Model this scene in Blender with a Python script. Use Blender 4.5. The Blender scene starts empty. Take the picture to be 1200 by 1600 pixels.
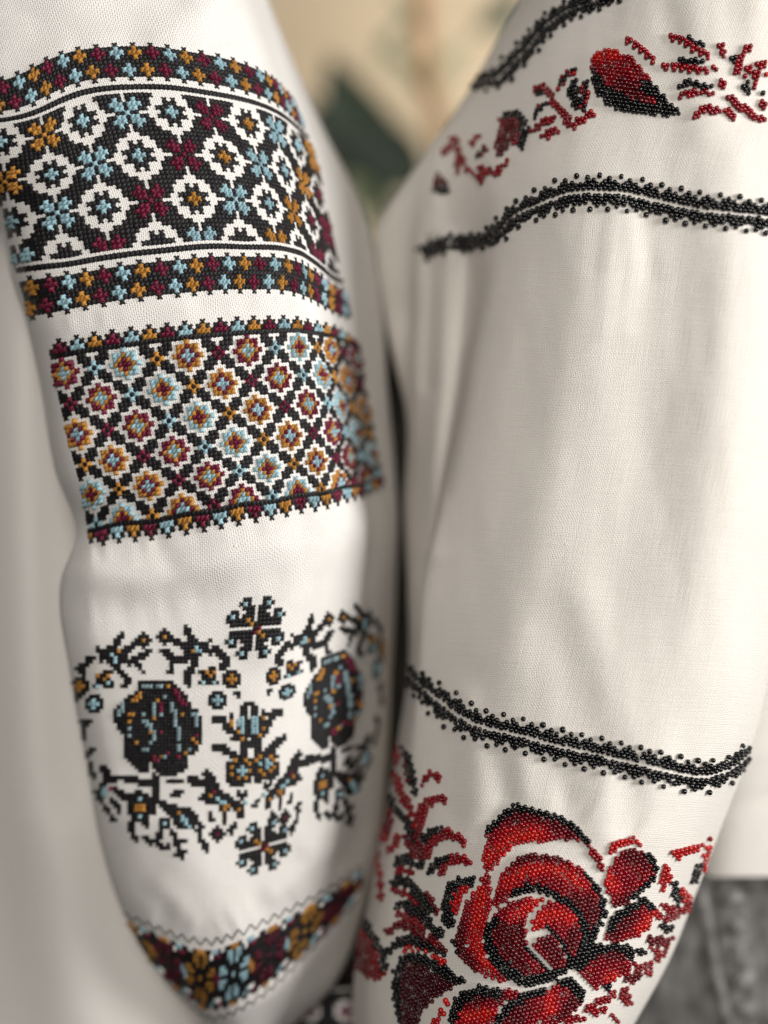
import bpy, math, random
import numpy as np
from mathutils import Vector
from mathutils.bvhtree import BVHTree

rng = random.Random(7)
nrg = np.random.default_rng(7)
scene = bpy.context.scene
col = scene.collection

# ------------------------------------------------------------------ camera, light, exposure
S = 0.00028            # metres in one layout unit, measured on the plane of focus
D = 2214.0             # camera distance in layout units (0.62 m)

def W(x, y, d):
    """layout position (x right, y down, d away from the camera) -> world metres"""
    x = np.asarray(x, float); y = np.asarray(y, float); d = np.asarray(d, float)
    k = (D + d) / D
    return np.stack([(x - 600) * k * S, d * S, (800 - y) * k * S], -1)

cam_d = bpy.data.cameras.new('camera')
cam = bpy.data.objects.new('camera', cam_d)
col.objects.link(cam)
cam.location = (0, -D * S, 0)
cam.rotation_euler = (math.radians(90), 0, 0)
cam_d.sensor_fit = 'VERTICAL'
cam_d.sensor_height = 32.0
cam_d.lens = 32.0 * D / 1600.0
cam_d.clip_start = 0.02
cam_d.clip_end = 50
cam_d.dof.use_dof = True
cam_d.dof.focus_distance = (D - 26) * S
cam_d.dof.aperture_fstop = cam_d.lens / 29.0
scene.camera = cam

world = bpy.data.worlds.new('World')
scene.world = world
world.use_nodes = True
bg = world.node_tree.nodes['Background']
bg.inputs['Color'].default_value = (1.0, 0.92, 0.83, 1)
bg.inputs['Strength'].default_value = 0.02

def area(name, loc, target, sx, sy, energy, color):
    l = bpy.data.lights.new(name, 'AREA')
    l.shape = 'RECTANGLE'; l.size = sx; l.size_y = sy; l.energy = energy; l.color = color
    o = bpy.data.objects.new(name, l); col.objects.link(o)
    o.location = loc
    o.rotation_euler = (Vector(target) - Vector(loc)).to_track_quat('-Z', 'Y').to_euler()
    return o
# the window to the right of the camera, and the lighter room behind the camera
area('window_light', (1.40, -0.85, 0.20), (0.0, 0.03, 0), 0.75, 0.8, 31.0, (1.0, 0.98, 0.95))
area('room_light', (-0.10, -1.75, 0.55), (0.0, 0.03, 0), 0.7, 0.7, 20.0, (1.0, 0.955, 0.895))
area('wall_fill', (0.3, 0.85, 0.75), (0.1, 1.35, 0.2), 0.8, 0.25, 3.6, (1.0, 0.95, 0.86))  # unseen fill light, added only to brighten the wall

vs = scene.view_settings
vs.view_transform = 'Standard'; vs.look = 'None'; vs.exposure = 0.13; vs.gamma = 1.0
vs.use_curve_mapping = False
scene.cycles.max_bounces = 8

# ------------------------------------------------------------------ helpers: meshes
def mesh_np(name, verts, faces, uv=None, colors=None, smooth=True):
    """verts (n,3), faces (m,4) or (m,3); uv / colors per vertex"""
    verts = np.ascontiguousarray(verts, np.float32); faces = np.ascontiguousarray(faces, np.int32)
    me = bpy.data.meshes.new(name)
    n, m, k = len(verts), len(faces), faces.shape[1]
    me.vertices.add(n); me.vertices.foreach_set('co', verts.ravel())
    me.loops.add(m * k); me.loops.foreach_set('vertex_index', faces.ravel())
    me.polygons.add(m)
    me.polygons.foreach_set('loop_start', np.arange(0, m * k, k, dtype=np.int32))
    me.polygons.foreach_set('loop_total', np.full(m, k, np.int32))
    me.update(calc_edges=True)
    if uv is not None:
        l = me.uv_layers.new(name='UVMap')
        l.data.foreach_set('uv', np.ascontiguousarray(uv[faces.ravel()], np.float32).ravel())
    if colors is not None:
        a = me.color_attributes.new('Col', 'FLOAT_COLOR', 'POINT')
        c = np.ones((n, 4), np.float32); c[:, :3] = colors
        a.data.foreach_set('color', c.ravel())
    me.polygons.foreach_set('use_smooth', np.full(m, smooth, bool))
    me.validate()
    return me

def link(name, me, mat=None, parent=None, label=None, cat=None, group=None, kind=None):
    o = bpy.data.objects.new(name, me); col.objects.link(o)
    if mat and me is not None and not me.materials: me.materials.append(mat)
    if parent: o.parent = parent
    if label: o['label'] = label
    if cat: o['category'] = cat
    if group: o['group'] = group
    if kind: o['kind'] = kind
    return o

def empty(name, loc, label, cat, group=None):
    o = link(name, None, None, None, label, cat, group)
    o.location = loc
    bpy.context.view_layer.update()
    return o

def adopt(o, parent):
    """parent with the child's geometry left in world coordinates"""
    o.parent = parent
    m = parent.matrix_world.inverted()
    o.matrix_parent_inverse = m
    return o

def catmull(P, per, closed):
    """P (n,k) control points -> samples, per per span"""
    P = np.asarray(P, float); n = len(P); out = []
    spans = n if closed else n - 1
    t = np.linspace(0, 1, per, endpoint=False)[:, None]
    for i in range(spans):
        g = lambda j: P[j % n] if closed else P[min(max(j, 0), n - 1)]
        p0, p1, p2, p3 = g(i - 1), g(i), g(i + 1), g(i + 2)
        # centripetal-like tension keeps overshoot small
        d1, d0, d2 = [np.linalg.norm(a) + 1e-6 for a in (p2 - p1, p1 - p0, p3 - p2)]
        m1 = ((p1 - p0) / d0 * d1 + (p2 - p1)) * 0.5 * (2 * d0 / (d0 + d1) if d0 < d1 else 1)
        m2 = ((p2 - p1) + (p3 - p2) / d2 * d1) * 0.5 * (2 * d2 / (d2 + d1) if d2 < d1 else 1)
        out.append((2*t**3-3*t**2+1)*p1 + (t**3-2*t**2+t)*m1 + (-2*t**3+3*t**2)*p2 + (t**3-t**2)*m2)
    if not closed: out.append(P[-1:])
    return np.concatenate(out, 0)

def interp_rows(rows, ys):
    """rows {y: [(x,d)...]} -> (len(ys), n, 2), smooth in y (monotone-ish cubic)"""
    ky = np.array(sorted(rows)); K = np.array([rows[y] for y in sorted(rows)], float)
    sl = np.diff(K, axis=0) / np.diff(ky)[:, None, None]
    m = np.zeros_like(K); m[0] = sl[0]; m[-1] = sl[-1]
    h = np.diff(ky)
    for i in range(1, len(ky) - 1):
        m[i] = (sl[i-1] * h[i] + sl[i] * h[i-1]) / (h[i] + h[i-1])
    out = []
    for y in ys:
        i = min(max(np.searchsorted(ky, y) - 1, 0), len(ky) - 2)
        t = (y - ky[i]) / h[i]
        out.append((2*t**3-3*t**2+1)*K[i] + (t**3-2*t**2+t)*h[i]*m[i] + (-2*t**3+3*t**2)*K[i+1] + (t**3-t**2)*h[i]*m[i+1])
    return np.array(out)

class Ridges:
    """soft folds: (polyline of (x,y), half width, height); height towards the camera"""
    def __init__(s, items): s.items = items
    def __call__(s, x, y):
        h = np.zeros_like(x)
        for pts, w, a in s.items:
            pts = np.array(pts, float)
            best = np.full(x.shape, 1e9)
            for p, q in zip(pts[:-1], pts[1:]):
                v = q - p; L2 = (v * v).sum()
                t = np.clip(((x - p[0]) * v[0] + (y - p[1]) * v[1]) / L2, 0, 1)
                best = np.minimum(best, (x - p[0] - t * v[0])**2 + (y - p[1] - t * v[1])**2)
            # fade out at both ends
            h += a * np.exp(-best / (2 * w * w))
        return h

def vnoise(x, y, seed):
    """smooth value noise, vectorised"""
    r = np.random.default_rng(seed); T = r.random((64, 64))
    xi = np.floor(x).astype(int); yi = np.floor(y).astype(int); fx = x - xi; fy = y - yi
    fx = fx*fx*(3-2*fx); fy = fy*fy*(3-2*fy)
    g = lambda a, b: T[a % 64, b % 64]
    return (g(xi, yi)*(1-fx)*(1-fy) + g(xi+1, yi)*fx*(1-fy) + g(xi, yi+1)*(1-fx)*fy + g(xi+1, yi+1)*fx*fy) - 0.5

def pucker(x, y, line, reach, amp, seed):
    """short ripples across a stitched edge, running away from it"""
    h = np.zeros_like(x); best = np.full(x.shape, 1e9); tt = np.zeros_like(x); s0 = 0.0
    for p, q in zip(line[:-1], line[1:]):
        vx, vy = q[0]-p[0], q[1]-p[1]; L = math.hypot(vx, vy)
        t = np.clip(((x-p[0])*vx + (y-p[1])*vy) / (L*L), 0, 1)
        d2 = (x-p[0]-t*vx)**2 + (y-p[1]-t*vy)**2
        m = d2 < best; best = np.where(m, d2, best); tt = np.where(m, s0 + t*L, tt); s0 += L
    return amp * np.exp(-best / (reach*reach)) * (vnoise(tt / 13.0, best**0.5 / 90, seed) + 0.8 * vnoise(tt / 31.0, best**0.5 / 120, seed + 40)) * 2

def tube(name, rows, y0, y1, ny, per, folds=None, front=8, noise=None, cap=True):
    """a closed cloth tube from profile rows; first `front` control points face the camera, the rest close the back"""
    ys = np.linspace(y0, y1, ny)
    K = interp_rows(rows, ys)
    V = []; UV = []
    for y, k in zip(ys, K):
        n = front
        L, R = k[0], k[n-1]
        back = np.array([[R[0] - 12, R[1] + 90], [(L[0] + 2*R[0]) / 3, max(L[1], R[1]) + 190],
                         [(2*L[0] + R[0]) / 3, max(L[1], R[1]) + 190], [L[0] + 12, L[1] + 90]])
        p = catmull(np.concatenate([k[:n], back]), per, True)
        x, d = p[:, 0], p[:, 1].copy()
        isf = np.zeros(len(p)); isf[:per*(n-1)+1] = 1
        wgt = np.clip(np.minimum(np.arange(len(p)), per*(n-1) - np.arange(len(p))) / (per*0.8), 0, 1)
        yy = np.full_like(x, y)
        if folds is not None: d -= folds(x, yy) * wgt
        if noise is not None: d -= noise(x, yy) * wgt
        seg = np.hypot(np.diff(x, append=x[:1]), np.diff(d, append=d[:1]))
        u = np.concatenate([[0], np.cumsum(seg)[:-1]])
        u -= u[per * (n // 2)]
        V.append(W(x, yy, d)); UV.append(np.stack([u, yy], 1))
    nc = V[0].shape[0]
    V = np.array(V); UV = np.array(UV)
    verts = V.reshape(-1, 3); uv = UV.reshape(-1, 2)
    r, c = np.meshgrid(np.arange(ny-1), np.arange(nc), indexing='ij')
    c2 = (c + 1) % nc
    f = np.stack([r*nc+c, (r+1)*nc+c, (r+1)*nc+c2, r*nc+c2], -1).reshape(-1, 4)
    me = mesh_np(name, verts, f, uv)
    bvh = BVHTree.FromPolygons([tuple(v) for v in verts.tolist()], f.tolist())
    return me, bvh

CAM = Vector((0, -D * S, 0))
def cast(bvh, pts):
    """points of the layout laid onto the cloth: position and outward normal (nan where there is no cloth)"""
    P = np.full((len(pts), 3), np.nan); N = np.full((len(pts), 3), np.nan)
    for i, (x, y) in enumerate(pts):
        if not np.isfinite(x): continue
        dr = Vector(((x - 600), D, (800 - y))).normalized()
        h = bvh.ray_cast(CAM, dr)
        if h[0] is not None:
            n = h[1]
            if n.dot(dr) > 0: n = -n
            P[i] = h[0]; N[i] = n
    return P, N

class TPS:
    def __init__(s, uv, xy, lam=0.5):
        s.uv = np.array(uv, float); xy = np.array(xy, float); n = len(s.uv)
        s.sc = np.abs(s.uv).max(); q = s.uv / s.sc
        K = s.U(q, q) + lam * 1e-3 * np.eye(n)
        Pm = np.hstack([np.ones((n, 1)), q])
        A = np.zeros((n+3, n+3)); A[:n, :n] = K; A[:n, n:] = Pm; A[n:, :n] = Pm.T
        s.w = np.linalg.solve(A, np.vstack([xy, np.zeros((3, 2))])); s.q = q
    @staticmethod
    def U(a, b):
        r2 = ((a[:, None] - b[None])**2).sum(-1)
        return np.where(r2 > 0, 0.5 * r2 * np.log(r2 + 1e-20), 0)
    def __call__(s, uv):
        q = np.asarray(uv, float) / s.sc
        return s.U(q, s.q) @ s.w[:-3] + np.hstack([np.ones((len(q), 1)), q]) @ s.w[-3:]

# ------------------------------------------------------------------ materials
def mat_new(name):
    m = bpy.data.materials.new(name); m.use_nodes = True
    nt = m.node_tree
    return m, nt, nt.nodes['Principled BSDF']

def cloth_material(name, base, angle, pitch, weave, slub, rough=0.82, sheen=0.25):
    """woven cotton: plain weave from crossed sines in cloth coordinates, slubs as stretched noise"""
    m, nt, b = mat_new(name); N = nt.nodes; L = nt.links
    uv = N.new('ShaderNodeUVMap'); uv.uv_map = 'UVMap'
    mp = N.new('ShaderNodeMapping'); mp.inputs['Rotation'].default_value[2] = math.radians(angle)
    L.new(uv.outputs[0], mp.inputs[0])
    # wobble so that threads are not ruled lines
    nz = N.new('ShaderNodeTexNoise'); nz.inputs['Scale'].default_value = 0.02; nz.inputs['Detail'].default_value = 2
    L.new(mp.outputs[0], nz.inputs['Vector'])
    wob = N.new('ShaderNodeMixRGB'); wob.blend_type = 'ADD'; wob.inputs[0].default_value = 1
    sc = N.new('ShaderNodeVectorMath'); sc.operation = 'SCALE'; sc.inputs['Scale'].default_value = 14
    L.new(nz.outputs['Color'], sc.inputs[0])
    L.new(mp.outputs[0], wob.inputs[1]); L.new(sc.outputs[0], wob.inputs[2])
    sep = N.new('ShaderNodeSeparateXYZ'); L.new(wob.outputs[0], sep.inputs[0])
    def sine(sock, k, ph=0.0):
        a = N.new('ShaderNodeMath'); a.operation = 'MULTIPLY_ADD'; a.inputs[1].default_value = k; a.inputs[2].default_value = ph
        L.new(sock, a.inputs[0])
        q = N.new('ShaderNodeMath'); q.operation = 'SINE'; L.new(a.outputs[0], q.inputs[0]); return q.outputs[0]
    def op(kind, a, bb, v=None):
        q = N.new('ShaderNodeMath'); q.operation = kind; L.new(a, q.inputs[0])
        if v is None: L.new(bb, q.inputs[1])
        else: q.inputs[1].default_value = v
        return q.outputs[0]
    k = math.pi / pitch
    wx = sine(sep.outputs[0], k); wy = sine(sep.outputs[1], k)
    h1 = op('MULTIPLY', wx, wy)
    ax = op('ABSOLUTE', wx, None, 0); ay = op('ABSOLUTE', wy, None, 0)
    thr = op('ADD', ax, ay)
    # slubs: thick threads along both directions
    def slubn(sx, sy, sd):
        mm = N.new('ShaderNodeMapping'); mm.inputs['Scale'].default_value = (sx, sy, 1); mm.inputs['Location'].default_value = (sd, sd * 1.7, 0)
        L.new(mp.outputs[0], mm.inputs[0])
        t = N.new('ShaderNodeTexNoise'); t.inputs['Scale'].default_value = 1.0; t.inputs['Detail'].default_value = 3
        L.new(mm.outputs[0], t.inputs['Vector']); return t.outputs['Fac']
    s1 = slubn(0.38, 0.010, 3.1); s2 = slubn(0.010, 0.38, 9.7); fz = slubn(0.35, 0.35, 5.5)
    s12 = op('ADD', s1, s2); 
    hh = N.new('ShaderNodeMath'); hh.operation = 'MULTIPLY_ADD'; hh.inputs[1].default_value = slub
    L.new(s12, hh.inputs[0]); L.new(op('ADD', thr, op('MULTIPLY', h1, None, 0.6)), hh.inputs[2])
    hf = N.new('ShaderNodeMath'); hf.operation = 'MULTIPLY_ADD'; hf.inputs[1].default_value = slub * 0.25
    L.new(fz, hf.inputs[0]); L.new(hh.outputs[0], hf.inputs[2])
    vo = N.new('ShaderNodeTexVoronoi'); vo.inputs['Scale'].default_value = 0.011; L.new(mp.outputs[0], vo.inputs['Vector'])
    nep = N.new('ShaderNodeMapRange'); nep.inputs['From Min'].default_value = 0.012; nep.inputs['From Max'].default_value = 0.028
    nep.inputs['To Min'].default_value = 2.2; nep.inputs['To Max'].default_value = 0.0
    L.new(vo.outputs['Distance'], nep.inputs['Value'])
    hn = N.new('ShaderNodeMath'); hn.operation = 'ADD'; L.new(hf.outputs[0], hn.inputs[0]); L.new(nep.outputs[0], hn.inputs[1]); hf = hn
    bp = N.new('ShaderNodeBump'); bp.inputs['Strength'].default_value = weave; bp.inputs['Distance'].default_value = 0.00022
    L.new(hf.outputs[0], bp.inputs['Height']); L.new(bp.outputs[0], b.inputs['Normal'])
    # the holes between threads are a little darker, threads differ slightly in tone
    ramp = N.new('ShaderNodeMapRange'); ramp.inputs['From Min'].default_value = 0.0; ramp.inputs['From Max'].default_value = 1.5
    ramp.inputs['To Min'].default_value = 1 - 0.22 * weave; ramp.inputs['To Max'].default_value = 1.0
    L.new(thr, ramp.inputs['Value'])
    r2 = N.new('ShaderNodeMapRange'); r2.inputs['From Min'].default_value = 0.6; r2.inputs['From Max'].default_value = 1.4
    r2.inputs['To Min'].default_value = 0.96; r2.inputs['To Max'].default_value = 1.03
    L.new(s12, r2.inputs['Value'])
    mul = op('MULTIPLY', ramp.outputs[0], r2.outputs[0])
    cm = N.new('ShaderNodeVectorMath'); cm.operation = 'SCALE'; cm.inputs[0].default_value = base
    L.new(mul, cm.inputs['Scale']); L.new(cm.outputs[0], b.inputs['Base Color'])
    b.inputs['Roughness'].default_value = rough
    b.inputs['Sheen Weight'].default_value = 0.0; b.inputs['Sheen Roughness'].default_value = 0.4
    b.inputs['Specular IOR Level'].default_value = 0.25
    return m

LINEN = cloth_material('white_linen', (0.81, 0.785, 0.755), 8, 3.5, 0.75, 0.5)
COTTON = cloth_material('white_cotton_satin', (0.74, 0.70, 0.65), -3, 2.6, 0.5, 2.0, rough=0.7, sheen=0.3)
PLAIN = cloth_material('white_cotton_plain', (0.78, 0.75, 0.715), 0, 3.5, 0.3, 0.5)

def attr_material(name, rough, coat=0.0, spec=0.5, sheen=0.0, fibre=False):
    m, nt, b = mat_new(name)
    a = nt.nodes.new('ShaderNodeAttribute'); a.attribute_name = 'Col'
    nt.links.new(a.outputs['Color'], b.inputs['Base Color'])
    b.inputs['Roughness'].default_value = rough; b.inputs['Specular IOR Level'].default_value = spec
    b.inputs['Coat Weight'].default_value = coat; b.inputs['Coat Roughness'].default_value = 0.04
    b.inputs['Sheen Weight'].default_value = sheen
    if fibre:
        t = nt.nodes.new('ShaderNodeTexCoord'); n = nt.nodes.new('ShaderNodeTexNoise'); n.inputs['Scale'].default_value = 2500
        bp = nt.nodes.new('ShaderNodeBump'); bp.inputs['Strength'].default_value = 0.35; bp.inputs['Distance'].default_value = 0.0002
        nt.links.new(t.outputs['Object'], n.inputs['Vector']); nt.links.new(n.outputs['Fac'], bp.inputs['Height'])
        nt.links.new(bp.outputs[0], b.inputs['Normal'])
    return m
THREAD = attr_material('embroidery_thread', 0.45, spec=0.28, fibre=True)
GLASS = attr_material('glass_bead', 0.10, coat=0.0, spec=0.5)

def noise_material(name, c1, c2, scale, rough=0.8, bump=0.0, stretch=(1, 1, 1)):
    m, nt, b = mat_new(name)
    t = nt.nodes.new('ShaderNodeTexCoord'); mp = nt.nodes.new('ShaderNodeMapping'); mp.inputs['Scale'].default_value = stretch
    n = nt.nodes.new('ShaderNodeTexNoise'); n.inputs['Scale'].default_value = scale; n.inputs['Detail'].default_value = 6
    r = nt.nodes.new('ShaderNodeValToRGB'); r.color_ramp.elements[0].color = (*c1, 1); r.color_ramp.elements[1].color = (*c2, 1)
    r.color_ramp.elements[0].position = 0.35; r.color_ramp.elements[1].position = 0.65
    nt.links.new(t.outputs['Object'], mp.inputs[0]); nt.links.new(mp.outputs[0], n.inputs['Vector'])
    nt.links.new(n.outputs['Fac'], r.inputs[0]); nt.links.new(r.outputs[0], b.inputs['Base Color'])
    b.inputs['Roughness'].default_value = rough
    if bump:
        bp = nt.nodes.new('ShaderNodeBump'); bp.inputs['Strength'].default_value = bump; bp.inputs['Distance'].default_value = 0.002
        nt.links.new(n.outputs['Fac'], bp.inputs['Height']); nt.links.new(bp.outputs[0], b.inputs['Normal'])
    return m

K = (0.010, 0.009, 0.010); M = (0.125, 0.008, 0.030); B = (0.27, 0.42, 0.475); G = (0.39, 0.18, 0.033)
COLS = {'h': (0.24, 0.115, 0.02), 'n': (0.075, 0.006, 0.018), 'd': (0.20, 0.28, 0.31), 'k': K, 'm': M, 'b': B, 'g': G, 'w': (0.78, 0.76, 0.74)}

# ------------------------------------------------------------------ background: wall and plant
wall_m = noise_material('beige_plaster', (0.50, 0.40, 0.275), (0.57, 0.465, 0.33), 3.0, 0.9, 0.15)
wv = np.array([[-3, 1.35, -2], [3, 1.35, -2], [3, 1.35, 2.2], [-3, 1.35, 2.2], [-3, 1.5, -2], [3, 1.5, -2], [3, 1.5, 2.2], [-3, 1.5, 2.2]])
wf = np.array([[0, 1, 2, 3], [5, 4, 7, 6], [4, 0, 3, 7], [1, 5, 6, 2], [3, 2, 6, 7], [4, 5, 1, 0]])
link('wall', mesh_np('wall', wv, wf, smooth=False), wall_m, kind='structure')

# ------------------------------------------------------------------ left shirt: sleeve cloth
LROWS = {
 -80: [(-180,250),(-170,120),(-60,30),(100,0),(250,10),(340,50),(372,170),(388,330)],
 60:  [(-160,250),(-150,120),(-40,25),(100,-10),(270,-5),(388,45),(424,170),(443,340)],
 200: [(-120,250),(-110,110),(-20,20),(120,-15),(300,-10),(436,48),(474,180),(505,380)],
 330: [(-8,240),(-2,120),(32,30),(150,-10),(330,-10),(470,40),(508,190),(568,440)],
 440: [(20,235),(26,110),(62,25),(170,-10),(340,-15),(480,32),(524,190),(589,450)],
 500: [(40,230),(46,100),(80,25),(180,-10),(345,-15),(486,32),(534,200),(597,450)],
 600: [(63,220),(68,110),(98,35),(200,0),(350,-15),(492,32),(544,220),(604,460)],
 740: [(88,210),(92,110),(120,40),(220,5),(370,-10),(512,40),(564,230),(617,470)],
 835: [(119,190),(123,120),(150,70),(240,30),(390,10),(532,70),(586,250),(622,470)],
 905: [(96,190),(101,110),(138,60),(250,32),(390,22),(520,80),(584,260),(619,470)],
 1050:[(109,210),(115,130),(150,85),(250,60),(400,60),(510,115),(570,270),(611,470)],
 1200:[(136,230),(142,160),(174,110),(260,85),(400,85),(508,135),(566,280),(604,470)],
 1330:[(160,250),(167,180),(200,130),(280,105),(400,110),(498,155),(555,290),(592,460)],
 1440:[(199,270),(206,210),(238,160),(310,130),(390,125),(470,165),(530,280),(564,420)],
 1540:[(264,290),(271,240),(300,190),(345,160),(395,160),(445,190),(492,260),(520,350)],
 1640:[(362,310),(366,280),(376,250),(388,235),(400,235),(412,250),(422,280),(428,310)],
 1720:[(380,330),(383,310),(388,290),(394,280),(402,280),(408,290),(413,310),(416,330)]}
lf = Ridges([
 ([(495,230),(498,420),(500,560),(512,760)], 16, 10),
 ([(110,880),(220,905),(330,880),(430,850)], 24, 12),
 ([(130,955),(230,960),(330,935)], 28, -10),
 ([(420,1010),(470,900),(540,820)], 26, 12),
 ([(490,1010),(530,930),(560,860)], 22, -10),
 ([(300,1330),(320,1400),(350,1470)], 42, 9),
 ([(230,1340),(250,1420)], 22, -4),
 ([(330,1590),(420,1555),(500,1490),(560,1400)], 12, 7),
 ([(330,1570),(400,1545),(470,1490),(540,1400)], 12, -6),
 ([(60,40),(150,20),(260,-20)], 30, -6), ([(280,60),(340,-10)], 34, 9), ([(350,60),(400,0)], 22, -6),
 ([(40,520),(150,500),(280,480)], 16, 2.5), ([(190,840),(210,870)], 14, 3), ([(250,835),(265,880)], 12, -3),
 ([(490,1325),(570,1240)], 16, 9), ([(430,1395),(540,1315)], 14, 8), ([(520,1350),(575,1290)], 12, -7), ([(250,1385),(300,1440)], 14, 5), ([(180,1300),(215,1390)], 14, -5)])
lsl_me, lsl_bvh = tube('sleeve', LROWS, -80, 1715, 300, 14, lf, 8, lambda x, y: 8 * vnoise(x/110, y/130, 3) + 2.2 * vnoise(x/34, y/45, 4) + 0.4 * vnoise(x/9, y/12, 6) + pucker(x, y, [(140,858),(290,838),(450,808),(600,768)], 24, 2.6, 5) + pucker(x, y, [(45,512),(250,482),(440,470),(560,510)], 16, 1.6, 7) + pucker(x, y, [(200,1425),(330,1465),(450,1410),(570,1340)], 34, 2.6, 8) + pucker(x, y, [(-20,110),(80,75),(230,60),(360,90),(450,150)], 20, 1.4, 10) + pucker(x, y, [(130,960),(250,950),(400,920)], 30, 1.5, 11))
shirt = empty('embroidered_shirt', tuple(W(300, 1720, 250)), 'white linen shirt with black, blue, gold and maroon cross-stitch bands on its puffed sleeve', 'shirt', 'embroidered shirts side by side')
def on_shirt(o): return adopt(o, shirt)
sleeve = on_shirt(link('sleeve', lsl_me, LINEN))
# body of the same shirt, behind the sleeve at the left
TROWS = {-100: [(-900,900),(-800,780),(-500,680),(-200,560),(-60,460),(40,400),(100,430),(130,540)],
 400: [(-900,900),(-800,770),(-500,670),(-200,540),(-60,430),(40,350),(110,400),(150,520)],
 900: [(-900,900),(-800,770),(-500,670),(-200,540),(-40,410),(50,335),(130,380),(180,520)],
 1300:[(-900,900),(-800,760),(-500,660),(-200,520),(-20,400),(90,330),(200,400),(260,540)],
 1750:[(-900,900),(-800,740),(-500,640),(-150,490),(60,380),(220,330),(350,400),(400,540)]}
tf = Ridges([([(30,420),(20,800),(40,1200),(120,1600)], 45, 14), ([(70,520),(80,900),(100,1250)], 26, -10), ([(-30,400),(-40,1600)], 40, -10)])
tme, tbvh = tube('body', TROWS, -100, 1750, 140, 10, tf, 8, lambda x, y: 8 * vnoise(x/90, y/200, 9))
on_shirt(link('body', tme, PLAIN, label='plain white body of the shirt hanging behind the sleeve'))

# ------------------------------------------------------------------ cross stitch
NV = 50
def stitches(cells, warp, bvh, hb=0.26, hc=0.62):
    """cells: list of (col,row,colour key,motif key). Each is two crossed strands of raised thread.
       returns verts (n,NV,3), template faces, colours, keep mask"""
    c = np.array([(a, b) for a, b, *_ in cells], float); n = len(c)
    offs = np.array([(-.5,-.5),(.5,-.5),(.5,.5),(-.5,.5)])
    keys = {}; idx = np.zeros((n, 4), int); pts = []
    for i in range(n):
        for q in range(4):
            p = (round(c[i,0]+offs[q,0], 2), round(c[i,1]+offs[q,1], 2))
            if p not in keys: keys[p] = len(pts); pts.append(p)
            idx[i,q] = keys[p]
    xy = warp(np.array(pts))
    P, N = cast(bvh, xy)
    Q = P[idx]; Nn = N[idx].mean(1)
    size = np.linalg.norm(Q[:,1]-Q[:,0], axis=1) + np.linalg.norm(Q[:,3]-Q[:,0], axis=1)
    size *= 0.5
    keep = np.isfinite(Q).all((1, 2)) & (size < 0.0065)
    colored = np.array([k[2] not in 'k' for k in cells])
    have = {(round(q[0], 1), round(q[1], 1)) for q in c.tolist()}
    nb = np.array([sum(((round(q[0]+a, 1), round(q[1]+b, 1)) in have) for a, b in ((1,0),(-1,0),(0,1),(0,-1))) for q in c.tolist()])
    h = np.where(colored, hc, hb) * np.minimum(size, 0.0022) * np.clip(1 + 0.2 * nrg.standard_normal(n), .5, 1.6)
    wd = np.where(colored, 0.235, np.where(nb >= 2, 0.27, 0.20))
    t = np.array([-.05, .2, .5, .8, 1.05]); prof = np.array([.2, .85, 1, .85, .2])
    cs = np.array([-1, -.72, 0, .72, 1.]); ch = np.array([0, .72, 1, .72, 0])
    out = np.zeros((n, NV, 3))
    ctr = Q.mean(1)
    Nn = Nn / np.maximum(np.linalg.norm(Nn, axis=1), 1e-9)[:, None]
    for s in range(2):
        A = Q[:, 0 if s == 0 else 1]; Bp = Q[:, 2 if s == 0 else 3]
        jit = 0.05 * nrg.standard_normal((n, 1))
        A = A + jit * (ctr - A); Bp = Bp + jit * (ctr - Bp)
        dirv = Bp - A
        other = (Q[:, 1] - Q[:, 3]) if s == 0 else (Q[:, 2] - Q[:, 0])
        for ti in range(5):
            p = A + t[ti] * dirv + Nn * 0.00003
            for ci in range(5):
                out[:, s*25 + ti*5 + ci] = p + other * (wd * (0.7 + 0.3 * prof[ti]) * cs[ci])[:, None] + Nn * (h * prof[ti] * ch[ci] * (1 + 0.55 * s))[:, None]
    F = []
    for s in range(2):
        for ti in range(4):
            for ci in range(4):
                a = s*25 + ti*5 + ci
                F.append((a, a+1, a+6, a+5))
    cc = np.array([COLS[k[2]] for k in cells]) * (1 + 0.10 * nrg.standard_normal((n, 1)))
    cc = np.clip(cc, 0.003, 1)
    return out, np.array(F), np.repeat(cc[:, None], NV, 1), keep

def stitch_objects(cells, warp, bvh, parent_name, root, label, names):
    """one part for the band (its ground stitches), one sub-part for every motif of the band"""
    V, F, C, keep = stitches(cells, warp, bvh)
    groups = {}
    for i, k in enumerate(cells):
        if keep[i]: groups.setdefault(k[3], []).append(i)
    def make(ids, name):
        ids = np.array(ids); v = V[ids].reshape(-1, 3); cidx = C[ids].reshape(-1, 3)
        f = (F[None] + (np.arange(len(ids)) * NV)[:, None, None]).reshape(-1, 4)
        return mesh_np(name, v, f, colors=cidx)
    band = adopt(link(parent_name, make(groups.pop('ground'), parent_name), THREAD, label=label, kind='stuff'), root)
    bpy.context.view_layer.update()
    for k, ids in groups.items():
        o = link(names[k[0]], make(ids, names[k[0]]), THREAD)
        adopt(o, band)
    return band

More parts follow.
